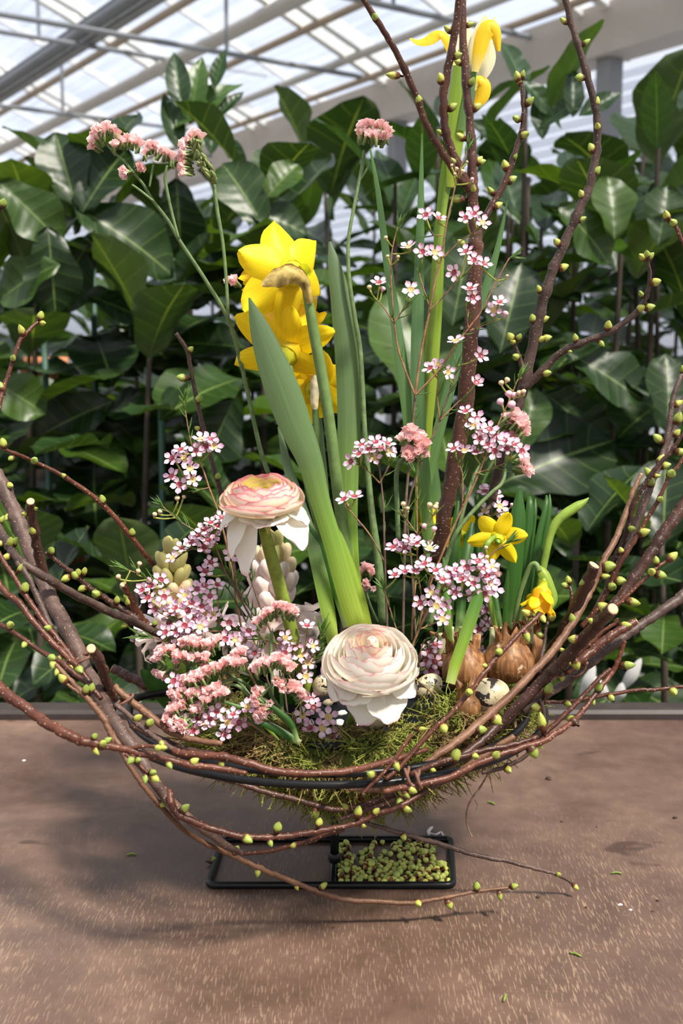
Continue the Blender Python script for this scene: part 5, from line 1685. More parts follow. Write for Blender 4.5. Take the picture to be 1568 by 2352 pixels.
blade(None, [(1236, 1302), (1248, 1318), (1262, 1345), (1272, 1375), (1266, 1398)], (-.018, -.03), [12, 26, 22, 18, 5], 'leaf_lime', 'spathe', p2, fold=.25)
stem_tube('flower_stalk', [(1330, 1160), (1300, 1178), (1275, 1203), (1262, 1235), (1252, 1280), (1238, 1350), (1220, 1420), (1205, 1475)], (.0, -.005), [20, 22, 21, 18, 17, 16, 15, 14], MT['daf_stem_bright'], p2)
stem_tube('flower_bud', [(1352, 1143), (1342, 1152), (1325, 1163), (1300, 1180), (1282, 1195)], (.0, .0), [2, 12, 22, 23, 18], MT['daf_stem_bright'], p2)
# roots dangling below the right bulb
m = MB()
for pts, w in (([(1165, 1640), (1160, 1690), (1150, 1730)], 8), ([(1180, 1650), (1186, 1700), (1188, 1738)], 9), ([(1150, 1670), (1146, 1720), (1140, 1750)], 10), ([(1195, 1640), (1202, 1670), (1207, 1690)], 4),
               ([(1128, 1760), (1116, 1785), (1100, 1812), (1086, 1830), (1076, 1850), (1070, 1878), (1074, 1900), (1084, 1922)], 6), ([(1122, 1770), (1128, 1800), (1132, 1822)], 4), ([(1090, 1838), (1096, 1850), (1092, 1862)], 2.5),
               ([(1140, 1700), (1132, 1735), (1122, 1775)], 5), ([(1170, 1700), (1172, 1730), (1160, 1760)], 4), ([(1200, 1735), (1214, 1742), (1220, 1752)], 2), ([(1143, 1770), (1148, 1785), (1150, 1795)], 2)):
    c = spline([(a, b, -.055 + U(-.004, .004)) for a, b in pts], 4)
    m.tube([P(*x) for x in c], [w * .5 * M(1100, 1750, -.055) * U(.7, 1.2) * (1 - .5 * i / len(c)) for i in range(len(c))], 5, jit=.25)
part('root', m, MT['root_m'], p2, 'dangling thin roots', stuff=True)

# ---------------------------------------------------------------- hyacinths
def hy_mat(name, a, b):
    q = NT(name)
    c = q.ramp(q.attr(), [(0.0, a), (1.0, b)])
    c = q.mix(1.0, c, q.ramp(q.rand(), [(0, .88), (1, 1.06)]), 'MULTIPLY')
    return q.finish(c, 0.5, .35, transl=.25, tcol=c)


MT['hy_green'] = hy_mat('hyacinth bud yellow green', (.62, .58, .26), (.58, .52, .18))
MT['hy_peach'] = hy_mat('hyacinth bud cream', (.82, .62, .42), (.82, .68, .42))
MT['hy_pink'] = hy_mat('hyacinth bell pale pink', (.88, .68, .61), (.90, .78, .73))


def bell_mesh(name, mat, slim=.40):
    mb = MB()
    mb.lathe([(.06, 0), (.15, .08), (.21, .25), (.25, .48), (.245, .68), (.19, .86), (.09, .97), (0.0, 1.0)], 18, None, 0, None,
             lambda q, an, s: Vector((q.x * slim / .4 * (1 - .16 * s * abs(sin(an * 3)) ** .6), q.y * slim / .4 * (1 - .16 * s * abs(sin(an * 3)) ** .6), q.z)))
    return mb.mesh(name, mat)


def open_bell_mesh(name, mat):
    mb = MB()
    mb.lathe([(.05, 0), (.20, .08), (.26, .30), (.28, .52)], 12, None, 0, [0, .2, .4, .6])
    for i in range(6):
        a = i * pi / 3
        c, s_ = cos(a), sin(a)
        pts = [(.26 * c, .26 * s_, .50), (.32 * c, .32 * s_, .78), (.50 * c, .50 * s_, .98), (.76 * c, .76 * s_, .98), (.92 * c, .92 * s_, .80)]
        mb.ribbon(pts, [.26, .30, .30, .22, .06], facing=(c, s_, -.3), fold=.2, nx=4, t0=.5)
    return mb.mesh(name, mat)


BELL = {k: bell_mesh('hyacinth_bud', MT[k]) for k in ('hy_green', 'hy_peach', 'hy_pink')}
OBELL = open_bell_mesh('hyacinth_bell', MT['hy_pink'])


def hyacinth(label, top, bot, base, Y, w, rows, gsplit, lean_y=0.0, fl=(34, 26)):
    """a spike from pixel bot to pixel top, w pixels wide"""
    A, B = P(bot[0], bot[1], Y), P(top[0], top[1], Y + lean_y)
    root = thing('hyacinth', label, 'flower', P(base[0], base[1], Y))
    m = MB()
    m.tube([P(base[0], base[1], Y), A, A.lerp(B, .95)], (.0055, .004), 10)
    part('stem', m, MT['stem_green'], root)
    ax = (B - A)
    H = ax.length
    axn = ax.normalized()
    s = M(top[0], top[1], Y)
    e1 = axn.cross(Vector((0, 1, 0.1))).normalized()
    e2 = axn.cross(e1)
    for r in range(rows):
        f = r / (rows - 1)
        n = 7 if f < .72 else (6 if f < .9 else 4)
        if f > .97:
            n = 3
        for k in range(n):
            an = 2 * pi * (k + (r % 2) * .5) / n + U(-.15, .15)
            o = e1 * cos(an) + e2 * sin(an)
            el = lerp(.70, 1.3, f ** 1.1)
            d = (o * cos(el) + axn * sin(el)).normalized()
            L = lerp(fl[0], fl[1], f) * s * U(.92, 1.08)
            rad = max(.0, w * .5 * s - L * cos(el)) * (1 - f ** 3)
            base_p = A + ax * (f * .93) + o * (rad * .6 + .001)
            ff = f + U(-.06, .06)
            key = 'hy_green' if ff > gsplit else ('hy_peach' if ff > gsplit - .22 else 'hy_pink')
            if r == 0 and k % 2 == 0 or (r == 1 and k == 3):
                put('bell', OBELL, root, frame(base_p, (o + axn * -.25).normalized(), U(0, 6), L * 1.25))
            else:
                put('floret', BELL[key], root, frame(base_p, d, U(0, 6), L))
    # a few pointed leaves at the base
    for k in range(3):
        an = k * 2.1 + .5
        o = e1 * cos(an) + e2 * sin(an)
        b = P(base[0], base[1], Y)
        m = MB()
        m.ribbon(spline([tuple(b), tuple(b + axn * H * .35 + o * .018), tuple(b + axn * H * .7 + o * .034)], 5), [.014, .016, .016, .016, .015, .015, .014, .012, .009, .006, .001], fold=.25)
        part('leaf', m, MT['leaf_dark'], root)


hyacinth('pale pink hyacinth with yellow green buds at its top, left one', (392, 1268), (400, 1440), (425, 1640), .035, 100, 6, .38, fl=(66, 50))
hyacinth('peach coloured hyacinth behind the tall ranunculus stem', (625, 1260), (632, 1440), (645, 1640), .045, 118, 6, .82, fl=(84, 62))

# ---------------------------------------------------------------- statice
def pap_mat():
    q = NT('papery pink statice')
    t = q.attr()
    c = q.ramp(t, [(0.0, (.80, .70, .30)), (.16, (.90, .70, .48)), (.34, (.95, .62, .60)), (1.0, (.95, .68, .66))])
    c = q.mix(1.0, c, q.ramp(q.rand(), [(0, (.96, .86, .86)), (.5, (1, 1, 1)), (1, (1.02, 1.14, 1.16))]), 'MULTIPLY')
    return q.finish(c, .7, .2, transl=.35, tcol=c)


MT['pap'] = pap_mat()
MT['pap_pale'] = MT['pap']
q = NT('statice calyx')
MT['calyx'] = q.finish(q.ramp(q.attr(), [(0, (.10, .15, .05)), (.7, (.20, .26, .09)), (1, (.34, .30, .16))]), .7, .2)


def papery_mesh(name, seed):
    r = random.Random(seed)
    mb = MB()
    for sc, z0 in ((1.0, 0), (.62, .12)):
        ph = r.uniform(0, 6)
        n = 10
        vs = []
        for i, (rr_, z) in enumerate(((.10, 0), (.22, .42), (.58, .95))):
            for j in range(n):
                a = 2 * pi * j / n
                k = 1 + (.30 * (1 if j % 2 else -1) * (i == 2)) * .5 + r.uniform(-.10, .10) * (i == 2)
                vs.append((rr_ * sc * k * cos(a), rr_ * sc * k * sin(a), z0 + z * (1 + (r.uniform(-.10, .12) if i == 2 else 0))))
        fs = [(i * n + j, i * n + (j + 1) % n, (i + 1) * n + (j + 1) % n, (i + 1) * n + j) for i in range(2) for j in range(n)]
        mb.add(vs, fs, [0] * n + [.35] * n + [1.0] * n)
    return mb.mesh(name, MT['pap'], smooth=False)


PAP = [papery_mesh('statice_floret', i) for i in range(5)]


def statice(label, stems, heads, group=None, size=15.5, green=True):
    """stems: (pts, Y, w) lists, the first from the base up; heads: (polyline px, Y, number, (dx, dy) outward in the picture, spread px)"""
    s0 = stems[0]
    root = thing('statice', label, 'flower', P(s0[0][0][0], s0[0][0][1], seq(s0[1], len(s0[0]))[0]), group)
    for i, (pts, Y, w) in enumerate(stems):
        stem_tube('stem' if i == 0 else 'side_stem', pts, Y, w, MT['stem_grey'], root, 7)
    cal = MB()
    for line, Y, n, out, spread in heads:
        c = spline([(a, b) for a, b in line], 6) if len(line) > 1 else [line[0]] * 2
        n = int(n * 2.0)
        for i in range(n):
            f = (i + U(0, .9)) / n * (len(c) - 1)
            k = min(len(c) - 2, int(f))
            x, y = lerp(c[k][0], c[k + 1][0], f - k), lerp(c[k][1], c[k + 1][1], f - k)
            lat = U(-1, 1)
            x += lat * spread * .35 + U(-2, 2)
            y += U(-1, 1) * spread * .5
            yy = Y + U(-.011, .011) * spread / 16
            p = P(x, y, yy)
            o = Vector(RGT * out[0] - UPV * out[1]) + RGT * U(-.45, .45) + UPV * U(-.35, .35) + Vector((0, -1, 0)) * U(.15, .9)
            o.normalize()
            s = size * M(x, y, yy) * U(.85, 1.15)
            put('floret', RNG.choice(PAP), root, frame(p, o, U(0, 6), s))
            for k2 in range(2):
                o2 = (o + Vector((U(-.5, .5), U(-.5, .5), U(-.5, .5)))).normalized()
                a = p - o * s * .9
                cal.tube([a, p - o * s * .2 + o2 * s * .12, p + o2 * s * .30], [s * .16, s * .20, s * .02], 5, False)
    if cal.v:
        part('calyx', cal, MT['calyx'], root, stuff=True)
    return root


GS = 'tall single statice stems'
statice('pink statice leaning left with its row of three heads and two forks', [([(630, 1120), (600, 1040), (575, 930), (552, 830), (525, 735), (470, 640), (412, 552), (385, 505), (352, 462), (330, 425), (305, 395)], (.04, .0), [11, 11, 10, 10, 10, 9, 9, 8, 8, 7, 6]),
        ([(411, 550), (395, 490), (382, 430), (379, 405), (384, 380)], (.0, -.005), [7, 7, 8, 7, 6]), ([(352, 462), (325, 440), (303, 424)], .0, [5, 6, 5]), ([(343, 430), (348, 400), (352, 378)], .0, [5, 6, 5]),
        ([(305, 395), (285, 370), (262, 350), (240, 325), (228, 300)], .0, [6, 6, 6, 5, 4])],
        [([(222, 340), (224, 312), (236, 290)], .0, 9, (-.9, -.4), 12), ([(232, 318), (245, 300), (262, 305), (272, 312)], .0, 8, (-.1, -1), 12), ([(262, 342), (278, 328), (300, 330), (318, 340)], .0, 12, (.2, -1), 12), ([(330, 356), (345, 345), (365, 350), (385, 360), (398, 368)], .0, 14, (.3, -1), 10), ([(288, 398), (296, 394)], .0, 4, (-.5, .2), 8), ([(312, 382), (322, 386)], .0, 2, (.6, .0), 6)], GS)
statice('pink statice with one drooping spike, second from left at the top', [([(524, 735), (520, 650), (512, 560), (500, 490), (493, 440), (487, 410), (465, 360), (445, 325)], .01, [8, 8, 8, 9, 9, 10, 10, 8])],
        [([(432, 398), (427, 372), (428, 345), (440, 322)], .01, 15, (-1, -.1), 10), ([(438, 322), (450, 316), (462, 326)], .01, 8, (.1, -1), 8)], GS)
cal = MB()
for i in range(60):
    f = U(0, 1)
    x, y = lerp(440, 484, f) + U(-8, 12), lerp(325, 410, f) + U(-8, 8)
    p = P(x, y, .005 + U(-.004, .004))
    o = (RGT * U(-.6, .6) + UPV * U(.1, .9) + Vector((0, -.6, 0))).normalized()
    cal.tube([p - o * .003, p, p + o * .004], [.0012, .0016, .0002], 5, False)
k = solo('statice_calyx', cal, MT['calyx'], 'green scaly back of the drooping statice spike', 'flower', origin=P(470, 370, .01))
k.parent = bpy.data.objects['statice.001']
k.matrix_basis = WM['statice.001'].inverted() @ WM[k.name]
k.name = 'calyx'
k['kind'] = 'stuff'
for key in ('label', 'category'):
    del k[key]
statice('single pink statice with a flat round head below the gutter', [([(880, 1430), (870, 1300), (852, 1160), (838, 1000), (828, 815), (815, 730), (802, 640), (800, 555), (812, 480), (824, 418), (832, 380), (836, 345)], (.0, .02), [22, 20, 16, 13, 12, 11, 10, 9, 8, 8, 9, 7]),
        ([(824, 418), (840, 392), (848, 378)], .02, [4, 6, 4])],
        [([(825, 318), (835, 300), (848, 296)], .02, 10, (-.2, -1), 14), ([(855, 308), (872, 302), (890, 316)], .02, 12, (.3, -1), 14), ([(832, 312), (862, 318), (885, 320)], .012, 10, (.1, -.6), 10)], GS, size=17)
statice('small pale statice peeping out between the two upper daffodils', [([(620, 760), (600, 710), (580, 680), (565, 668)], .05, [6, 6, 6, 5])], [([(532, 652), (545, 650)], .05, 4, (-.7, -.6), 8), ([(572, 655), (590, 650)], .05, 4, (.2, -1), 8), ([(605, 690), (612, 685)], .05, 2, (.3, -.8), 6)], GS, size=16)
statice('bit of pink statice behind the right petals of the middle daffodil', [([(720, 800), (712, 770), (705, 750)], .045, [6, 5, 5])], [([(695, 746), (705, 742), (716, 748), (730, 750)], .045, 6, (0, -1), 8)], GS, size=14)
statice('pink statice tuft in front of the iris leaves at mid height', [([(915, 1240), (912, 1160), (910, 1100), (915, 1070), (930, 1050)], .0, [12, 12, 12, 12, 10])], [([(925, 1010), (945, 1005), (965, 1020), (960, 1045), (940, 1055)], .0, 26, (.1, -.7), 22), ([(935, 1040), (955, 1050)], -.006, 8, (0, -.2), 10)], GS, size=20)
statice('winged statice stem with a forked pink head right of the thick cherry stem', [([(985, 1440), (1010, 1340), (1030, 1270), (1050, 1220), (1090, 1170), (1130, 1130), (1152, 1110), (1160, 1080), (1165, 1010)], (.0, .03), [14, 13, 12, 11, 10, 9, 9, 8, 7]), ([(1050, 1222), (1070, 1150), (1090, 1090), (1110, 1060)], (.02, .03), [10, 9, 8, 6])],
        [([(1155, 975), (1175, 962), (1192, 980), (1198, 998)], .025, 13, (.5, -.8), 14), ([(1185, 1045), (1192, 1062)], .025, 6, (.9, -.2), 8), ([(1190, 1070), (1198, 1085)], .025, 6, (.9, .0), 8), ([(1160, 985), (1175, 990)], .03, 4, (-.2, .5), 8)], GS, size=20)
statice('pink statice head on a stiff green stem beside the tall ranunculus stem', [([(625, 1620), (625, 1560), (622, 1500), (624, 1450)], (-.085, -.075), [8, 8, 8, 7])], [([(590, 1436), (610, 1420), (625, 1408)], -.08, 12, (-.2, -1), 12), ([(628, 1405), (645, 1400), (665, 1410), (676, 1415)], -.08, 16, (.3, -1), 14)], None, size=15)
GP = 'pink statice of the low left cluster'
statice('low pink statice, topmost row of the left cluster', [([(640, 1690), (600, 1640), (560, 1580), (520, 1545), (470, 1530)], (-.07, -.085), [12, 10, 9, 8, 7])],
        [([(362, 1520), (372, 1505), (390, 1500), (420, 1510)], -.09, 16, (-.5, -.8), 16), ([(420, 1490), (440, 1480), (470, 1490), (500, 1480)], -.088, 22, (0, -1), 18), ([(400, 1520), (440, 1515), (480, 1515)], -.095, 18, (0, -.6), 14), ([(365, 1540), (385, 1548)], -.09, 6, (-.7, .3), 8)], GP)
statice('low pink statice, middle row of the left cluster', [([(660, 1690), (620, 1640), (585, 1590), (540, 1560), (480, 1580)], (-.075, -.10), [12, 10, 9, 8, 7])],
        [([(415, 1585), (430, 1570), (455, 1560), (480, 1555)], -.10, 22, (-.2, -.9), 18), ([(470, 1545), (500, 1540), (530, 1525), (560, 1530)], -.098, 24, (.1, -1), 16), ([(430, 1600), (470, 1592), (510, 1580)], -.105, 16, (0, -.4), 12), ([(540, 1515), (555, 1500)], -.095, 8, (.3, -1), 10)], GP)
statice('low pink statice, lowest row hanging over the hoop at left', [([(650, 1705), (600, 1680), (550, 1640), (500, 1630), (440, 1640)], (-.085, -.11), [12, 10, 9, 8, 7])],
        [([(392, 1650), (405, 1630), (425, 1620)], -.11, 18, (-.6, -.6), 16), ([(395, 1665), (415, 1655), (430, 1668)], -.115, 16, (-.4, .2), 14), ([(440, 1640), (455, 1630), (465, 1645)], -.11, 8, (.2, -.8), 10), ([(470, 1610), (500, 1600), (515, 1595)], -.11, 18, (.2, -.9), 14), ([(405, 1590), (420, 1600)], -.105, 10, (-.7, -.3), 12)], GP)
statice('low pink statice, right-hand clump before the tall ranunculus stem', [([(685, 1700), (670, 1660), (630, 1610), (610, 1570)], (-.095, -.105), [11, 10, 9, 8]), ([(685, 1690), (640, 1640), (585, 1610), (545, 1575), (510, 1575)], (-.10, -.10), [12, 11, 10, 8, 6]), ([(590, 1610), (612, 1585), (628, 1570)], (-.105, -.105), [8, 9, 5])],
        [([(585, 1545), (600, 1535), (615, 1530)], -.105, 14, (-.2, -.9), 16), ([(625, 1525), (645, 1520), (665, 1540)], -.105, 16, (.2, -1), 16), ([(600, 1580), (590, 1600), (600, 1625), (620, 1620)], -.108, 18, (-.2, -.2), 16), ([(660, 1580), (680, 1590), (690, 1610)], -.105, 18, (.5, -.4), 16), ([(590, 1640), (610, 1632)], -.11, 8, (-.2, .2), 8), ([(635, 1560), (650, 1575)], -.11, 6, (0, -.2), 10)], GP)
for pts, w, y, lb in (([(640, 1700), (600, 1660), (560, 1630), (510, 1610)], [5, 9, 12, 3], -.105, 'bright green winged statice leaf low in the pink cluster, left one'),
                      ([(690, 1706), (660, 1690), (620, 1668), (582, 1655)], [14, 18, 18, 5], -.11, 'broad dark green statice leaf lying on the moss'),
                      ([(684, 1704), (668, 1662), (640, 1635), (600, 1605)], [10, 13, 12, 6], -.115, 'winged green statice stem leaf leaning left over the moss'),
                      ([(648, 1640), (646, 1590), (642, 1540)], [8, 9, 3], -.11, 'upright narrow statice leaf in front of the right pink clump')):
    blade(lb, pts, y, w, 'leaf_bright' if 'bright' in lb else 'leaf_dark', 'statice_leaf', fold=.2)
statice('small pale statice behind the white ranunculus', [([(868, 1430), (850, 1390), (838, 1350)], .05, [6, 6, 5])], [([(828, 1318), (840, 1312), (852, 1322)], .05, 9, (0, -1), 10), ([(838, 1335), (846, 1345)], .05, 4, (.3, 0), 8)], GS, size=14)
statice('pink statice half hidden behind the lower right waxflower', [([(1060, 1460), (1066, 1400), (1070, 1360)], .02, [7, 7, 6])], [([(1010, 1345), (1030, 1330), (1050, 1335), (1075, 1340)], .015, 14, (0, -.9), 14), ([(1110, 1325), (1128, 1315), (1135, 1325)], .015, 8, (.2, -.9), 12)], GS, size=18)

# ---------------------------------------------------------------- waxflower
def wax_petal():
    q = NT('waxflower petal')
    t = q.attr()
    c = q.ramp(t, [(0.0, (.80, .62, .62)), (.35, (.84, .60, .70)), (1.0, (.68, .38, .58))])
    c = q.mix(1.0, c, q.ramp(q.rand(), [(0, (.92, .82, .90)), (.5, (1, 1, 1)), (1, (1.15, 1.32, 1.2))]), 'MULTIPLY')
    return q.finish(c, .45, .4, transl=.25, tcol=c)


MT['wpetal'] = wax_petal()
q = NT('waxflower cup')
MT['wcup'] = q.finish(q.ramp(q.attr(), [(0, (.28, .33, .05)), (.48, (.36, .32, .08)), (.52, (.62, .42, .40)), (.60, (.34, .045, .075)), (1, (.20, .02, .04))]), .35, .5)
q = NT('waxflower cup yellow')
MT['wcup_y'] = q.finish(q.ramp(q.attr(), [(0, (.28, .33, .05)), (.48, (.36, .32, .08)), (.52, (.74, .56, .48)), (.62, (.62, .46, .16)), (1, (.52, .38, .10))]), .35, .5)
MT['wbud'] = plain('waxflower round bud', (.70, .40, .46), .4, .25, 120)
MT['wbud_tan'] = plain('waxflower closed bud', (.60, .44, .26), .5, .3, 150)

mb = MB()
n, nx = 6, 4
vs, ts, fs = [], [], []
for i in range(n + 1):
    v = i / n
    w = .56 * (sin(pi * min(1, v * .82 + .12)) ** .6) * (.62 + .38 * v) * (1 if i < n else .70)
    for j in range(nx + 1):
        u = 2 * j / nx - 1
        vs.append((u * w, v * (1 - .12 * u * u), .20 * (u * u) * w + .22 * v * v - .0))
        ts.append(v)
for i in range(n):
    for j in range(nx):
        a = i * (nx + 1) + j
        fs.append((a, a + 1, a + nx + 2, a + nx + 1))
mb.add(vs, fs, ts)
WP = mb.mesh('waxflower_petal', MT['wpetal'])


def wax_cup(name, mat):
    mb = MB()
    mb.lathe([(.06, -.95), (.17, -.80), (.27, -.55), (.46, -.22), (.57, -.02), (.59, .04), (.53, .06), (.40, -.06), (.15, -.10), (0, -.08)], 12, None, 0, [0, .1, .2, .35, .45, .52, .56, .7, .9, 1])
    mb.tube([(0, 0, -.10), (0.02, 0, .16)], .035, 4, True, t=(.52, .54))
    return mb.mesh(name, mat)


def wax_stamens():
    mb = MB()
    for i in range(10):
        a = 2 * pi * i / 10
        mb.tube([(.52 * cos(a), .52 * sin(a), .02), (.54 * cos(a), .54 * sin(a), .16), (.43 * cos(a), .43 * sin(a), .22)], [.03, .03, .05], 4, True, t=(.52, .62))
    return mb.mesh('waxflower_stamens', MT['wcup'])


WC, WCY, WS = wax_cup('waxflower_cup', MT['wcup']), wax_cup('waxflower_cup', MT['wcup_y']), wax_stamens()
mb = MB()
mb.lathe([(.10, -1.3), (.28, -1.0), (.55, -.55), (.88, -.2), (1.0, .15), (.88, .55), (.52, .88), (0, .98)], 12, None, 0, None)
WB, WBT = mb.mesh('waxflower_bud', MT['wbud']), mb.mesh('waxflower_bud', MT['wbud_tan'])
GW = 'waxflower sprays'


def waxflower(label, stems, blooms, buds=(), needles=26, dark=0, group=GW, size=13.6, sd=0):
    """stems (pts, Y, w) from the base up; blooms (px, py[, tilt_x, tilt_y[, style]]) with the depth of the nearest stem; buds (px, py[, r])"""
    r = random.Random(sd + 5)
    paths = [spline([(p[0], p[1], y, q) for p, y, q in zip(s[0], seq(s[1], len(s[0])), seq(s[2], len(s[0])))], 6) for s in stems]
    c0 = paths[0][0]
    root = thing('waxflower', label, 'flower', P(c0[0], c0[1], c0[2]), group)
    for i, c in enumerate(paths):
        m = MB()
        m.tube([P(a, b, y) for a, b, y, _ in c], [q * .5 * M(a, b, y) * r.uniform(.92, 1.1) for a, b, y, q in c], 6)
        part('stem' if i == 0 else 'side_stem', m, MT['wax_stem_dark' if i < dark else 'wax_stem'], root)
    allp = [p for c in paths for p in c]
    ped = MB()

    def attach(px, py, base):
        best, bp = 1e9, None
        for p in allp:
            dx, dy = p[0] - px, p[1] - (py + 22)
            d = dx * dx + dy * dy + (4000 if p[1] < py + 4 else 0)
            if d < best:
                best, bp = d, p
        a = P(bp[0], bp[1], bp[2])
        mid = a.lerp(base, .55) + UPV * .15 * (base - a).length * -.4
        ped.tube(spline([tuple(a), tuple(mid), tuple(base)], 3), [.0005, .0005, .0006, .0006, .0007, .0007, .0008], 5)

    for b in blooms:
        px, py = b[0], b[1]
        near = min(allp, key=lambda p: (p[0] - px) ** 2 + (p[1] - py) ** 2)
        yy = near[2] - r.uniform(.0, .008)
        p = P(px, py, yy)
        tx = b[2] if len(b) > 2 else r.uniform(-.6, .6)
        ty = b[3] if len(b) > 3 else r.uniform(.0, .9)
        sty = b[4] if len(b) > 4 else r.choice('rrrrry')
        s = size * M(px, py, yy) * r.uniform(.92, 1.1)
        fm = frame(p, view(p, tx, ty), r.uniform(0, 6), s)
        o = put('blossom', WCY if sty == 'y' else WC, root, fm)
        cl = .5 if sty == 'c' else 0.0
        for k in range(5):
            put('petal', WP, o, fm @ Matrix.Rotation(k * 2 * pi / 5 + r.uniform(-.08, .08), 4, 'Z') @ Matrix.Translation((0, .52, .03)) @ Matrix.Rotation(r.uniform(.0, .28) + cl, 4, 'X') @ Matrix.Scale(r.uniform(.98, 1.12), 4))
        put('stamens', WS, o, fm)
        attach(px, py, fm @ Vector((0, 0, -.93)))
    for b in buds:
        px, py = b[0], b[1]
        near = min(allp, key=lambda p: (p[0] - px) ** 2 + (p[1] - py) ** 2)
        yy = near[2] - r.uniform(.0, .005)
        p = P(px, py, yy)
        s = (b[2] if len(b) > 2 else 6.0) * M(px, py, yy)
        pk = len(b) > 3
        fm = frame(p, (UPV + RGT * r.uniform(-.6, .6) + Vector((0, -.3, 0))).normalized(), 0, s)
        put('flower_bud', WB if pk else WBT, root, fm)
        attach(px, py, fm @ Vector((0, 0, -1.2)))
    if ped.v:
        part('pedicel', ped, MT['pedicel'], root, stuff=True)
    nd = MB()
    for i in range(needles):
        c = r.choice(paths)
        k = r.randrange(1, len(c))
        a, b2, y, q_ = c[k]
        p = P(a, b2, y)
        tg = (P(*c[k][:3]) - P(*c[k - 1][:3])).normalized()
        sd_ = tg.cross(Vector((r.uniform(-1, 1), r.uniform(-1, .3), r.uniform(-1, 1))))
        if sd_.length < .1:
            continue
        d = (tg * r.uniform(.6, 1.3) + sd_.normalized() * r.uniform(.5, .9)).normalized()
        L = r.uniform(.006, .012)
        nd.tube([p, p + d * L * .5, p + d * L + tg * L * .18], [.00045, .00055, .00012], 4, False)
    # needle tufts at the stem tips
    for c in paths:
        if c[-1][3] > 2.2:
            continue
        tg = (P(*c[-1][:3]) - P(*c[-3][:3])).normalized()
        for i in range(9):
            k = len(c) - 1 - r.randrange(0, 4)
            p = P(*c[k][:3])
            sd_ = tg.cross(Vector((r.uniform(-1, 1), r.uniform(-1, 1), r.uniform(-1, 1)))).normalized()
            d = (tg * 1.3 + sd_ * .55).normalized()
            L = r.uniform(.007, .012)
            nd.tube([p, p + d * L * .5, p + d * L], [.0005, .0006, .00012], 4, False)
    if nd.v:
        part('needles', nd, MT['needle'], root, stuff=True)
    return root


up = (0, 1.3)
waxflower('tall waxflower spray forking before the iris leaves, left of the cherry stem',
          [([(925, 1470), (928, 1300), (932, 1150), (945, 1010), (953, 908)], -.01, [7, 7, 7, 6, 6]),
           ([(953, 908), (934, 860), (915, 805), (905, 740), (900, 680), (897, 610), (903, 560), (915, 515)], -.012, [5, 5, 4.5, 4.5, 4, 4, 3, 2]),
           ([(953, 908), (962, 840), (972, 780), (985, 720), (1000, 640), (1014, 590), (1024, 520), (1040, 450), (1052, 400), (1075, 340)], -.012, [6, 6, 6, 5.5, 5, 5, 4.5, 4, 3, 2]),
           ([(953, 908), (985, 875), (1015, 840), (1045, 795), (1075, 755), (1105, 715), (1135, 655), (1165, 600), (1172, 592)], -.014, [5, 5, 5, 4.5, 4.5, 4, 3.5, 3, 2]),
           ([(986, 712), (1010, 690), (1045, 650), (1052, 640)], -.014, [4, 3.5, 3, 2.5]), ([(985, 702), (968, 650), (962, 625)], -.012, [4, 3.5, 2.5]), ([(1018, 592), (1050, 560), (1085, 535), (1095, 525)], -.014, [4, 3.5, 3, 2.5]), ([(1015, 540), (995, 540), (990, 530)], -.012, [3, 3, 2.5]),
           ([(903, 740), (880, 705), (865, 690)], -.014, [4, 3, 2.5]), ([(905, 740), (925, 712), (935, 695)], -.014, [4, 3, 2.5]), ([(1075, 755), (1072, 720), (1070, 700)], -.016, [3.5, 3, 2.5]), ([(1078, 760), (1115, 745), (1135, 735)], -.016, [3.5, 3, 2.5])],
          [(977, 493, -.2, .7), (1008, 500, .5, 1.2), (1069, 500, -.2, .6), (1088, 490, 0, .9), (1108, 511, .4, .6, 'y'), (938, 566, -.5, 1.5), (970, 578, -.1, .5), (998, 580, .4, .5), (1070, 577, -.3, 1.0), (1088, 597, 0, .6), (1112, 605, .5, .8),
           (1043, 626, -.6, .2), (870, 648, -.1, 1.1), (943, 665, .1, .35), (1080, 662, -.2, 1.5), (1085, 682, .1, .3), (1134, 712, -.05, .35), (1146, 693, .3, .9), (1046, 782, -.4, 1.6)],
          [(886, 546, 5), (890, 589, 4.5), (914, 590, 4.5), (1164, 634, 4), (1160, 721, 7.5, 1), (848, 660, 6), (879, 664, 6.5, 1), (1037, 380, 4), (1048, 388, 5), (1062, 394, 6), (1044, 400, 4), (1072, 372, 3.5), (1084, 412, 5, 1)], 60, 1, sd=1)
waxflower('waxflower spray rising behind the first one to the cherry stem at mid height',
          [([(955, 1470), (945, 1300), (935, 1180), (960, 1080), (985, 1020), (1010, 966)], -.005, [6, 6, 6, 6, 6, 5]), ([(1010, 966), (1030, 905), (1043, 870), (1048, 840)], -.005, [5, 4, 4, 2.5]), ([(1010, 966), (1004, 910), (1005, 870)], -.005, [4, 3.5, 2.5]), ([(1010, 966), (1045, 930), (1062, 915)], -.006, [4, 3, 2.5])],
          [(1004, 838, -.2, 1.0), (988, 845, -.8, 1.2), (1029, 855, .7, .1), (1104, 817, .5, .5), (1094, 878, .4, .6, 'c')], [], 20, 2, sd=2)
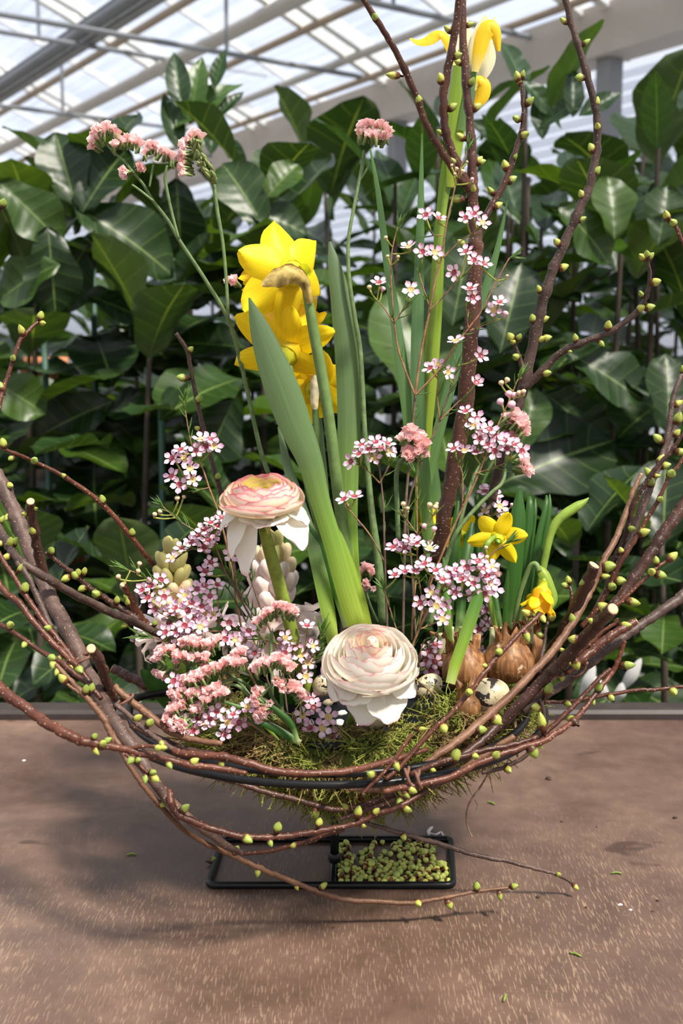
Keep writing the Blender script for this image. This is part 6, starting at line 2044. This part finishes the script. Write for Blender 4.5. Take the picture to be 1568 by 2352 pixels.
waxflower('waxflower with a flat cluster of lilac blossoms left of the pink statice tuft',
          [([(890, 1470), (885, 1330), (882, 1230), (880, 1160), (873, 1090), (869, 1060)], -.02, [6, 6, 5.5, 5, 4.5, 4]), ([(883, 1290), (850, 1230), (818, 1190), (798, 1165)], -.022, [4, 4, 3.5, 3]), ([(872, 1110), (845, 1082), (828, 1070)], -.022, [3.5, 3, 2.5]), ([(872, 1110), (890, 1075), (895, 1060)], -.022, [3.5, 3, 2.5])],
          [(830, 1022, -.4, 1.3), (862, 1015, 0, 1.0), (890, 1018, .5, 1.4), (824, 1042, -.6, 1.1), (858, 1052, 0, .6), (806, 1060, -.9, .2), (848, 1032, -.2, 1.2), (893, 1036, .8, .6), (876, 1028, .2, 1.2), (814, 1140, .1, 1.7), (790, 1146, -.7, 1.2)], [(797, 1160, 6), (906, 1040, 6, 1)], 26, 1, sd=3)
waxflower('waxflower cluster with dark red centres right of the thick cherry stem',
          [([(960, 1440), (985, 1350), (1020, 1260), (1055, 1180), (1085, 1120), (1110, 1060), (1130, 1010), (1150, 960), (1170, 920), (1185, 880), (1195, 862)], -.025, [6, 6, 6, 5.5, 5.5, 5, 5, 4.5, 4, 3, 2]), ([(1062, 1165), (1062, 1095), (1055, 1070), (1045, 1055)], -.027, [4, 3.5, 3, 2.5]), ([(1085, 1090), (1130, 1075), (1170, 1060)], -.026, [3.5, 3, 2.5]), ([(1070, 1020), (1072, 990), (1070, 965)], -.025, [3, 3, 2.5]), ([(1112, 1055), (1095, 1020), (1090, 1000)], -.025, [3.5, 3, 2.5])],
          [(1069, 944, -.2, 1.2), (1096, 962, .2, .4), (1106, 990, .2, .9), (1101, 1007, -.05, .1), (1136, 1036, -.05, .1), (1162, 1012, 0, .9), (1164, 1030, .1, .5), (1198, 1036, .5, .2), (1042, 1030, -.6, 1.5), (1066, 1034, 0, 1.5), (1092, 1038, .1, 1.5), (1140, 1003, .1, .5), (1180, 1020, .4, 1.0), (1124, 985, .2, .7), (1120, 1020, -.2, .8), (1088, 975, -.3, .8)],
          [(1151, 880, 7), (1164, 873, 7), (1149, 923, 9, 1), (1175, 930, 10.5, 1), (1192, 903, 7), (1202, 900, 6.5), (1180, 908, 8, 1), (1168, 905, 9, 1)], 44, 0, sd=4)
waxflower('waxflower behind the small daffodils, seen below the statice fork', [([(1120, 1400), (1125, 1300), (1128, 1220), (1128, 1160)], .06, [5, 5, 4.5, 4]), ([(1128, 1190), (1110, 1160), (1105, 1145)], .06, [3, 3, 2.5])],
          [(1113, 1128, -.2, 1.3), (1136, 1138, .3, 1.2, 'y'), (1148, 1163, .4, .5, 'y'), (1112, 1172, -.6, .8, 'y'), (1155, 1192, .5, 1.2), (1128, 1120, 0, 1.5)], [(1175, 1160, 5, 1)], 10, 0, sd=5)
waxflower('thin waxflower with half-open buds in the middle, above the white ranunculus', [([(945, 1470), (950, 1380), (957, 1310), (958, 1240), (957, 1160), (957, 1110), (955, 1090)], -.035, [5, 5, 4.5, 4.5, 4, 3, 2]), ([(957, 1225), (935, 1195), (925, 1180)], -.036, [3, 3, 2.5]), ([(958, 1230), (985, 1200), (998, 1175)], -.036, [3, 3, 2.5]), ([(958, 1290), (975, 1270), (980, 1262)], -.036, [3, 3, 2.5])],
          [(904, 1256, -.6, 1.4), (928, 1258, 0, .5), (956, 1247, .0, 1.2), (986, 1258, .4, 1.0), (942, 1240, .2, 1.5)], [(926, 1158, 6.5), (936, 1168, 5), (920, 1175, 5.5), (986, 1160, 7), (1000, 1165, 7), (974, 1208, 6.5, 1), (997, 1215, 7, 1), (1003, 1158, 5)], 26, 0, sd=6)
waxflower('dense waxflower cluster low right, in front of the small daffodil leaves',
          [([(940, 1500), (965, 1440), (990, 1390), (1020, 1345), (1055, 1320), (1085, 1310)], -.05, [6, 6, 5, 5, 4, 4]), ([(1085, 1310), (1120, 1280), (1150, 1255), (1168, 1243)], -.052, [4, 3.5, 3, 2]), ([(975, 1420), (965, 1350), (960, 1325)], -.048, [4, 3.5, 3]), ([(990, 1390), (985, 1340), (990, 1320)], -.05, [4, 3.5, 3]), ([(965, 1445), (1000, 1430), (1012, 1425)], -.055, [4, 3, 2.5]), ([(985, 1400), (960, 1395), (955, 1392)], -.055, [3, 3, 2.5]), ([(1020, 1345), (1060, 1365), (1100, 1370)], -.052, [4, 3.5, 2.5]), ([(925, 1490), (905, 1430), (885, 1365), (880, 1352)], -.05, [4, 3.5, 3, 2])],
          [(954, 1311, -.2, 1.5), (974, 1294, 0, 1.0), (1000, 1309, .1, 1.0), (1032, 1317, 0, .6), (1072, 1303, -.1, .3), (1098, 1288, .2, .7), (1110, 1305, .4, .5), (1087, 1340, 0, .2), (1126, 1340, .4, .4), (1045, 1361, 0, .2), (1112, 1364, 0, -.2), (1136, 1352, .5, .1), (965, 1384, -.4, .2), (1002, 1392, -.1, .1, 'y'), (1021, 1388, .6, .3), (1016, 1422, 0, .2), (907, 1320, -.3, 1.2), (991, 1361, .1, .2, 'y'), (1060, 1330, -.3, 1.0), (1118, 1322, .2, .9), (1090, 1365, -.2, .1), (930, 1312, -.1, 1.5), (1016, 1330, .3, .9), (1048, 1310, .2, 1.1), (1128, 1300, .4, .8)],
          [(1030, 1339, 9, 1), (1104, 1326, 7, 1), (1116, 1258, 5), (1118, 1280, 5.5), (1112, 1352, 7, 1)], 46, 0, sd=7)
waxflower('shaded waxflower low between the two bulbs', [([(1090, 1560), (1100, 1480), (1110, 1420), (1105, 1390)], .03, [5, 5, 4, 3]), ([(1100, 1480), (1075, 1440), (1068, 1430)], .03, [4, 3, 2.5]), ([(1098, 1520), (1130, 1470), (1135, 1450)], .03, [4, 3, 2.5])],
          [(1098, 1408, -.2, 1.0), (1118, 1400, .3, .8), (1080, 1455, -.2, .6), (1100, 1445, .1, .3), (1120, 1430, .4, 1), (1092, 1480, .1, .2), (1070, 1430, -.5, .6), (1130, 1440, .5, .6), (1102, 1505, .0, .4), (1076, 1500, -.3, .6)], [], 20, 0, sd=8)
waxflower('shaded waxflower blossoms right behind the white ranunculus', [([(985, 1560), (985, 1500), (990, 1470)], -.01, [4, 4, 3]), ([(960, 1560), (965, 1500), (975, 1470)], -.01, [4, 4, 3])], [(985, 1495, 0, .4), (998, 1520, .3, .3), (978, 1515, -.3, .2), (1000, 1480, .3, .9), (990, 1540, 0, .1)], [], 14, 0, sd=9)
waxflower('waxflower with ten blossoms reaching up at left before the grey twig',
          [([(560, 1480), (530, 1300), (505, 1190), (480, 1120), (465, 1075), (455, 1055)], -.01, [5, 5, 5, 4.5, 4, 3]), ([(480, 1120), (455, 1125), (440, 1115)], -.012, [3.5, 3, 2.5]), ([(465, 1075), (440, 1020), (428, 960), (422, 915)], -.012, [3.5, 3, 2.5, 2]), ([(500, 1250), (450, 1220), (410, 1195), (370, 1160)], -.015, [3.5, 3, 2.5, 2])],
          [(472, 1025, 0, .4), (450, 1035, 0, .3), (482, 1008, .3, 1.0), (422, 1053, -.1, .4), (395, 1052, -.7, .5), (415, 1032, -.3, 1.1), (436, 1076, .1, .5), (412, 1113, -.2, .15), (443, 1101, .1, .2, 'y'), (394, 1094, -.6, .8), (492, 1025, .5, .6), (462, 1008, 0, 1.2)],
          [(367, 1175, 6), (355, 1182, 6), (407, 1145, 6.5), (422, 1142, 5)], 44, 0, sd=10)
waxflower('waxflower chain of lilac blossoms below the tall ranunculus head',
          [([(610, 1480), (560, 1390), (520, 1320), (480, 1275), (440, 1262), (400, 1285)], -.03, [6, 5.5, 5, 4.5, 4, 3]), ([(520, 1320), (490, 1240), (485, 1205)], -.03, [4, 3.5, 2.5]), ([(560, 1390), (540, 1320), (535, 1290)], -.03, [4, 3.5, 2.5])],
          [(439, 1245, -.1, .8), (469, 1216, -.1, .9), (488, 1230, .2, .5), (469, 1257, .1, .7), (396, 1281, -.7, .9), (484, 1292, .3, .6), (472, 1312, 0, .9), (530, 1274, .2, .4), (418, 1258, -.3, 1.1), (500, 1207, .3, 1.0), (484, 1200, -.2, 1.3), (510, 1188, .2, .9), (455, 1230, -.2, 1), (478, 1240, .1, .9)], [], 40, 1, sd=11)
waxflower('dense waxflower cluster with dark red centres before the left hyacinth',
          [([(620, 1640), (570, 1540), (520, 1450), (470, 1400), (430, 1375), (390, 1355)], -.055, [6, 6, 5.5, 5, 4, 3.5]), ([(390, 1355), (345, 1335), (310, 1315), (282, 1306)], -.056, [3.5, 3, 2.5, 2]), ([(470, 1400), (430, 1420), (400, 1420)], -.056, [4, 3, 2.5]), ([(500, 1430), (500, 1370), (495, 1350)], -.055, [4, 3, 2.5]), ([(520, 1450), (440, 1450), (415, 1455)], -.058, [4, 3, 2.5]), ([(430, 1500), (370, 1470), (320, 1460)], -.06, [4, 3, 2])],
          [(369, 1332, 0, .2), (377, 1371, 0, .15), (356, 1399, -.1, .1), (424, 1367, 0, .6), (482, 1369, .1, .2), (453, 1353, -.1, .7), (431, 1402, .1, .3), (402, 1396, -.2, .7), (463, 1392, .2, .6), (472, 1408, 0, .3), (424, 1437, 0, .15), (405, 1449, -.3, .4), (389, 1430, -.3, .7), (326, 1355, -.6, .5, 'c'), (499, 1343, .4, .9), (526, 1430, .1, .1), (517, 1468, 0, .3), (571, 1449, .3, .9), (440, 1385, 0, .9), (448, 1422, .2, .6), (340, 1372, -.5, .6), (412, 1468, -.2, .4), (392, 1405, -.1, .8), (470, 1345, .1, 1.0), (345, 1345, -.4, .8), (440, 1460, .3, .3), (490, 1410, .3, .5), (380, 1452, -.5, .4), (540, 1470, .3, .5), (460, 1440, .2, .4)],
          [(320, 1295, 6), (317, 1312, 6), (272, 1325, 6.5), (280, 1345, 6)], 60, 0, sd=12)
waxflower('waxflower peeping out below the low pink statice at the left hoop',
          [([(630, 1700), (570, 1660), (520, 1650), (470, 1660)], -.105, [5, 5, 4, 3]), ([(520, 1650), (510, 1675)], -.108, [3, 2.5]), ([(560, 1655), (555, 1640)], -.108, [3, 2.5])],
          [(443, 1678, -.4, .3), (472, 1662, 0, .6), (498, 1634, .1, .5), (523, 1659, -.2, .5), (549, 1660, .2, .1), (514, 1686, 0, .3), (568, 1624, .3, .6), (399, 1564, -.5, .3), (410, 1640, -.4, .4), (455, 1650, 0, .8), (482, 1650, .3, .3), (535, 1640, .1, .9), (420, 1655, -.5, .2)], [], 24, 0, sd=13)
waxflower('waxflower blossoms among the tall ranunculus stem and the pink statice',
          [([(690, 1660), (690, 1560), (700, 1500), (705, 1455)], -.05, [5, 5, 4, 3]), ([(690, 1620), (660, 1540), (640, 1500)], -.055, [4, 3.5, 2.5]), ([(690, 1560), (722, 1510), (735, 1470), (738, 1445)], -.05, [4, 3, 2.5, 2])],
          [(705, 1437, .2, 1.5), (719, 1484, .4, .5, 'y'), (707, 1522, 0, .2, 'y'), (702, 1554, 0, .1, 'y'), (654, 1500, -.2, .4), (715, 1606, .1, .5), (680, 1480, -.2, .6), (640, 1510, -.3, .5), (720, 1625, .2, .4), (668, 1470, 0, .9), (655, 1465, -.4, .8), (690, 1505, -.1, .5, 'y')], [], 30, 0, sd=14)
waxflower('waxflower with yellow-centred open blossoms on the black film beside the shards',
          [([(725, 1715), (728, 1690), (735, 1670), (745, 1655)], -.085, [4, 4, 3, 3]), ([(728, 1690), (705, 1665), (697, 1650)], -.088, [3, 3, 2.5])], [(695, 1643, 0, .1, 'y'), (754, 1647, .2, .3, 'y'), (740, 1672, 0, .1, 'y'), (762, 1690, .3, .1), (712, 1672, -.3, .5, 'c')], [], 6, 0, size=15, sd=15)
waxflower('stray waxflower twig tips between the hyacinths',
          [([(640, 1640), (600, 1520), (570, 1440), (540, 1380), (512, 1335)], -.02, [5, 5, 4.5, 4, 3]), ([(600, 1520), (590, 1430), (560, 1380), (520, 1310)], -.02, [4, 3.5, 3, 2]), ([(660, 1640), (640, 1500), (600, 1400), (570, 1310), (560, 1240)], .0, [5, 5, 4.5, 4, 2]), ([(640, 1480), (580, 1460), (530, 1440)], -.03, [4, 3, 2])],
          [(585, 1500, -.2, .5), (560, 1470, .2, .4)], [], 70, 3, sd=16)

# ---------------------------------------------------------------- crumbs and scraps on the table
MT['soil'] = plain('soil crumb', (0.06, 0.035, 0.024), 0.9, 0.4, 300)
MT['scrap'] = plain('green scrap', (0.16, 0.22, 0.04), 0.6, 0.3, 300)
MT['white_scrap'] = plain('white scrap', (0.70, 0.62, 0.58), 0.6, 0.1, 300)


def crumb(px, py, w, label, mat, group=None, flat=.5):
    c = PZ(px, py, 0)
    s = w * M(px, py, c.y) * .5
    m = MB()
    m.lathe([(.01 * s, 0), (.8 * s, 0), (s, .25 * s * flat * 2), (.7 * s, .75 * s * flat * 2), (0.01 * s, .9 * s * flat * 2)], 8, Matrix.Translation(c), fn=lambda q, an, s_: Vector((q.x * U(.7, 1.25), q.y * U(.6, 1.0), q.z)))
    return solo('soil_crumb' if mat == 'soil' else 'plant_scrap', m, MT[mat], label, 'crumb', group, smooth=False, origin=c)


GC = 'soil crumbs scattered on the table'
for px, py, w, lb in ((1236, 2062, 12, 'soil crumb on the table below the right end of the slanting bare twig'), (1510, 2070, 10, 'upper one of two soil crumbs near the right edge of the table'), (1345, 2085, 7, 'soil crumb left of the two white scraps'),
                      (1118, 1965, 5, 'tiny soil crumb just above the slanting bare twig'), (1290, 1888, 8, 'soil crumb above the right end of the slanting bare twig'), (1498, 2094, 7, 'lower one of two soil crumbs near the right edge of the table'),
                      (640, 1908, 7, 'soil crumb behind the left half of the foot frame'), (502, 1795, 9, 'soil crumb on the table seen below the left of the moss'), (1308, 2190, 5, 'soil crumb beside the green sliver at the front right'),
                      (1260, 1790, 16, 'largest soil crumb, right of the hanging roots'), (765, 2132, 8, 'soil crumb in front of the lowest twig'), (1370, 1900, 5, 'tiny soil crumb in the middle of the right half of the table'),
                      (1550, 1880, 12, 'soil crumb at the right edge of the picture'), (1000, 2105, 5, 'tiny soil crumb in front of the tip of the lowest twig'), (905, 2300, 4, 'tiny soil crumb nearest to the viewer')):
    crumb(px, py, w, lb, 'soil', GC)
for px, py, w, lb in ((1424, 2078, 12, 'white scrap on the table at the right, left one of two'), (1448, 2090, 10, 'white scrap on the table at the right, right one of two'), (55, 1747, 10, 'pinkish white scrap on the table at far left')):
    crumb(px, py, w, lb, 'white_scrap', flat=.2)
for px, py, a, lb in ((302, 1963, .1, 'green sliver on the table left of the foot frame'), (1416, 2006, -.1, 'green sliver on the table right of the slanting twig'), (1160, 2292, 1.2, 'green sliver near the front of the table, left one'), (1322, 2193, -.6, 'green sliver near the front of the table, right one'), (1128, 1845, -.7, 'tiny green sliver below the hanging roots')):
    c = PZ(px, py, .001)
    d = Vector((cos(a), sin(a), 0))
    m = MB()
    m.tube(spline([tuple(c - d * .004), tuple(c + Vector((0, .001, .0004))), tuple(c + d * .004)], 3), [.0004, .0007, .0009, .0009, .0009, .0007, .0003], 5)
    solo('plant_scrap', m, MT['scrap'], lb, 'scrap', origin=c)
c = PZ(487, 1976, .0035)
tag(put('fallen_bud', BUDS[0], None, frame(c, (1, .2, .1), 0, .0042)), 'single fallen bud on the table left of the foot frame', 'bud')
m = MB()
m.tube([P(a, b, PZ(a, b, .002).y) for a, b, in [p[:2] for p in spline([(985, 1918), (983, 1908), (992, 1900), (985, 1912), (1000, 1917), (1012, 1912), (1018, 1920)], 4)]], .0010, 5)
solo('root_scrap', m, MT['white_scrap'], 'pale curled root scrap behind the foot frame', 'scrap', origin=PZ(1000, 1915, 0))
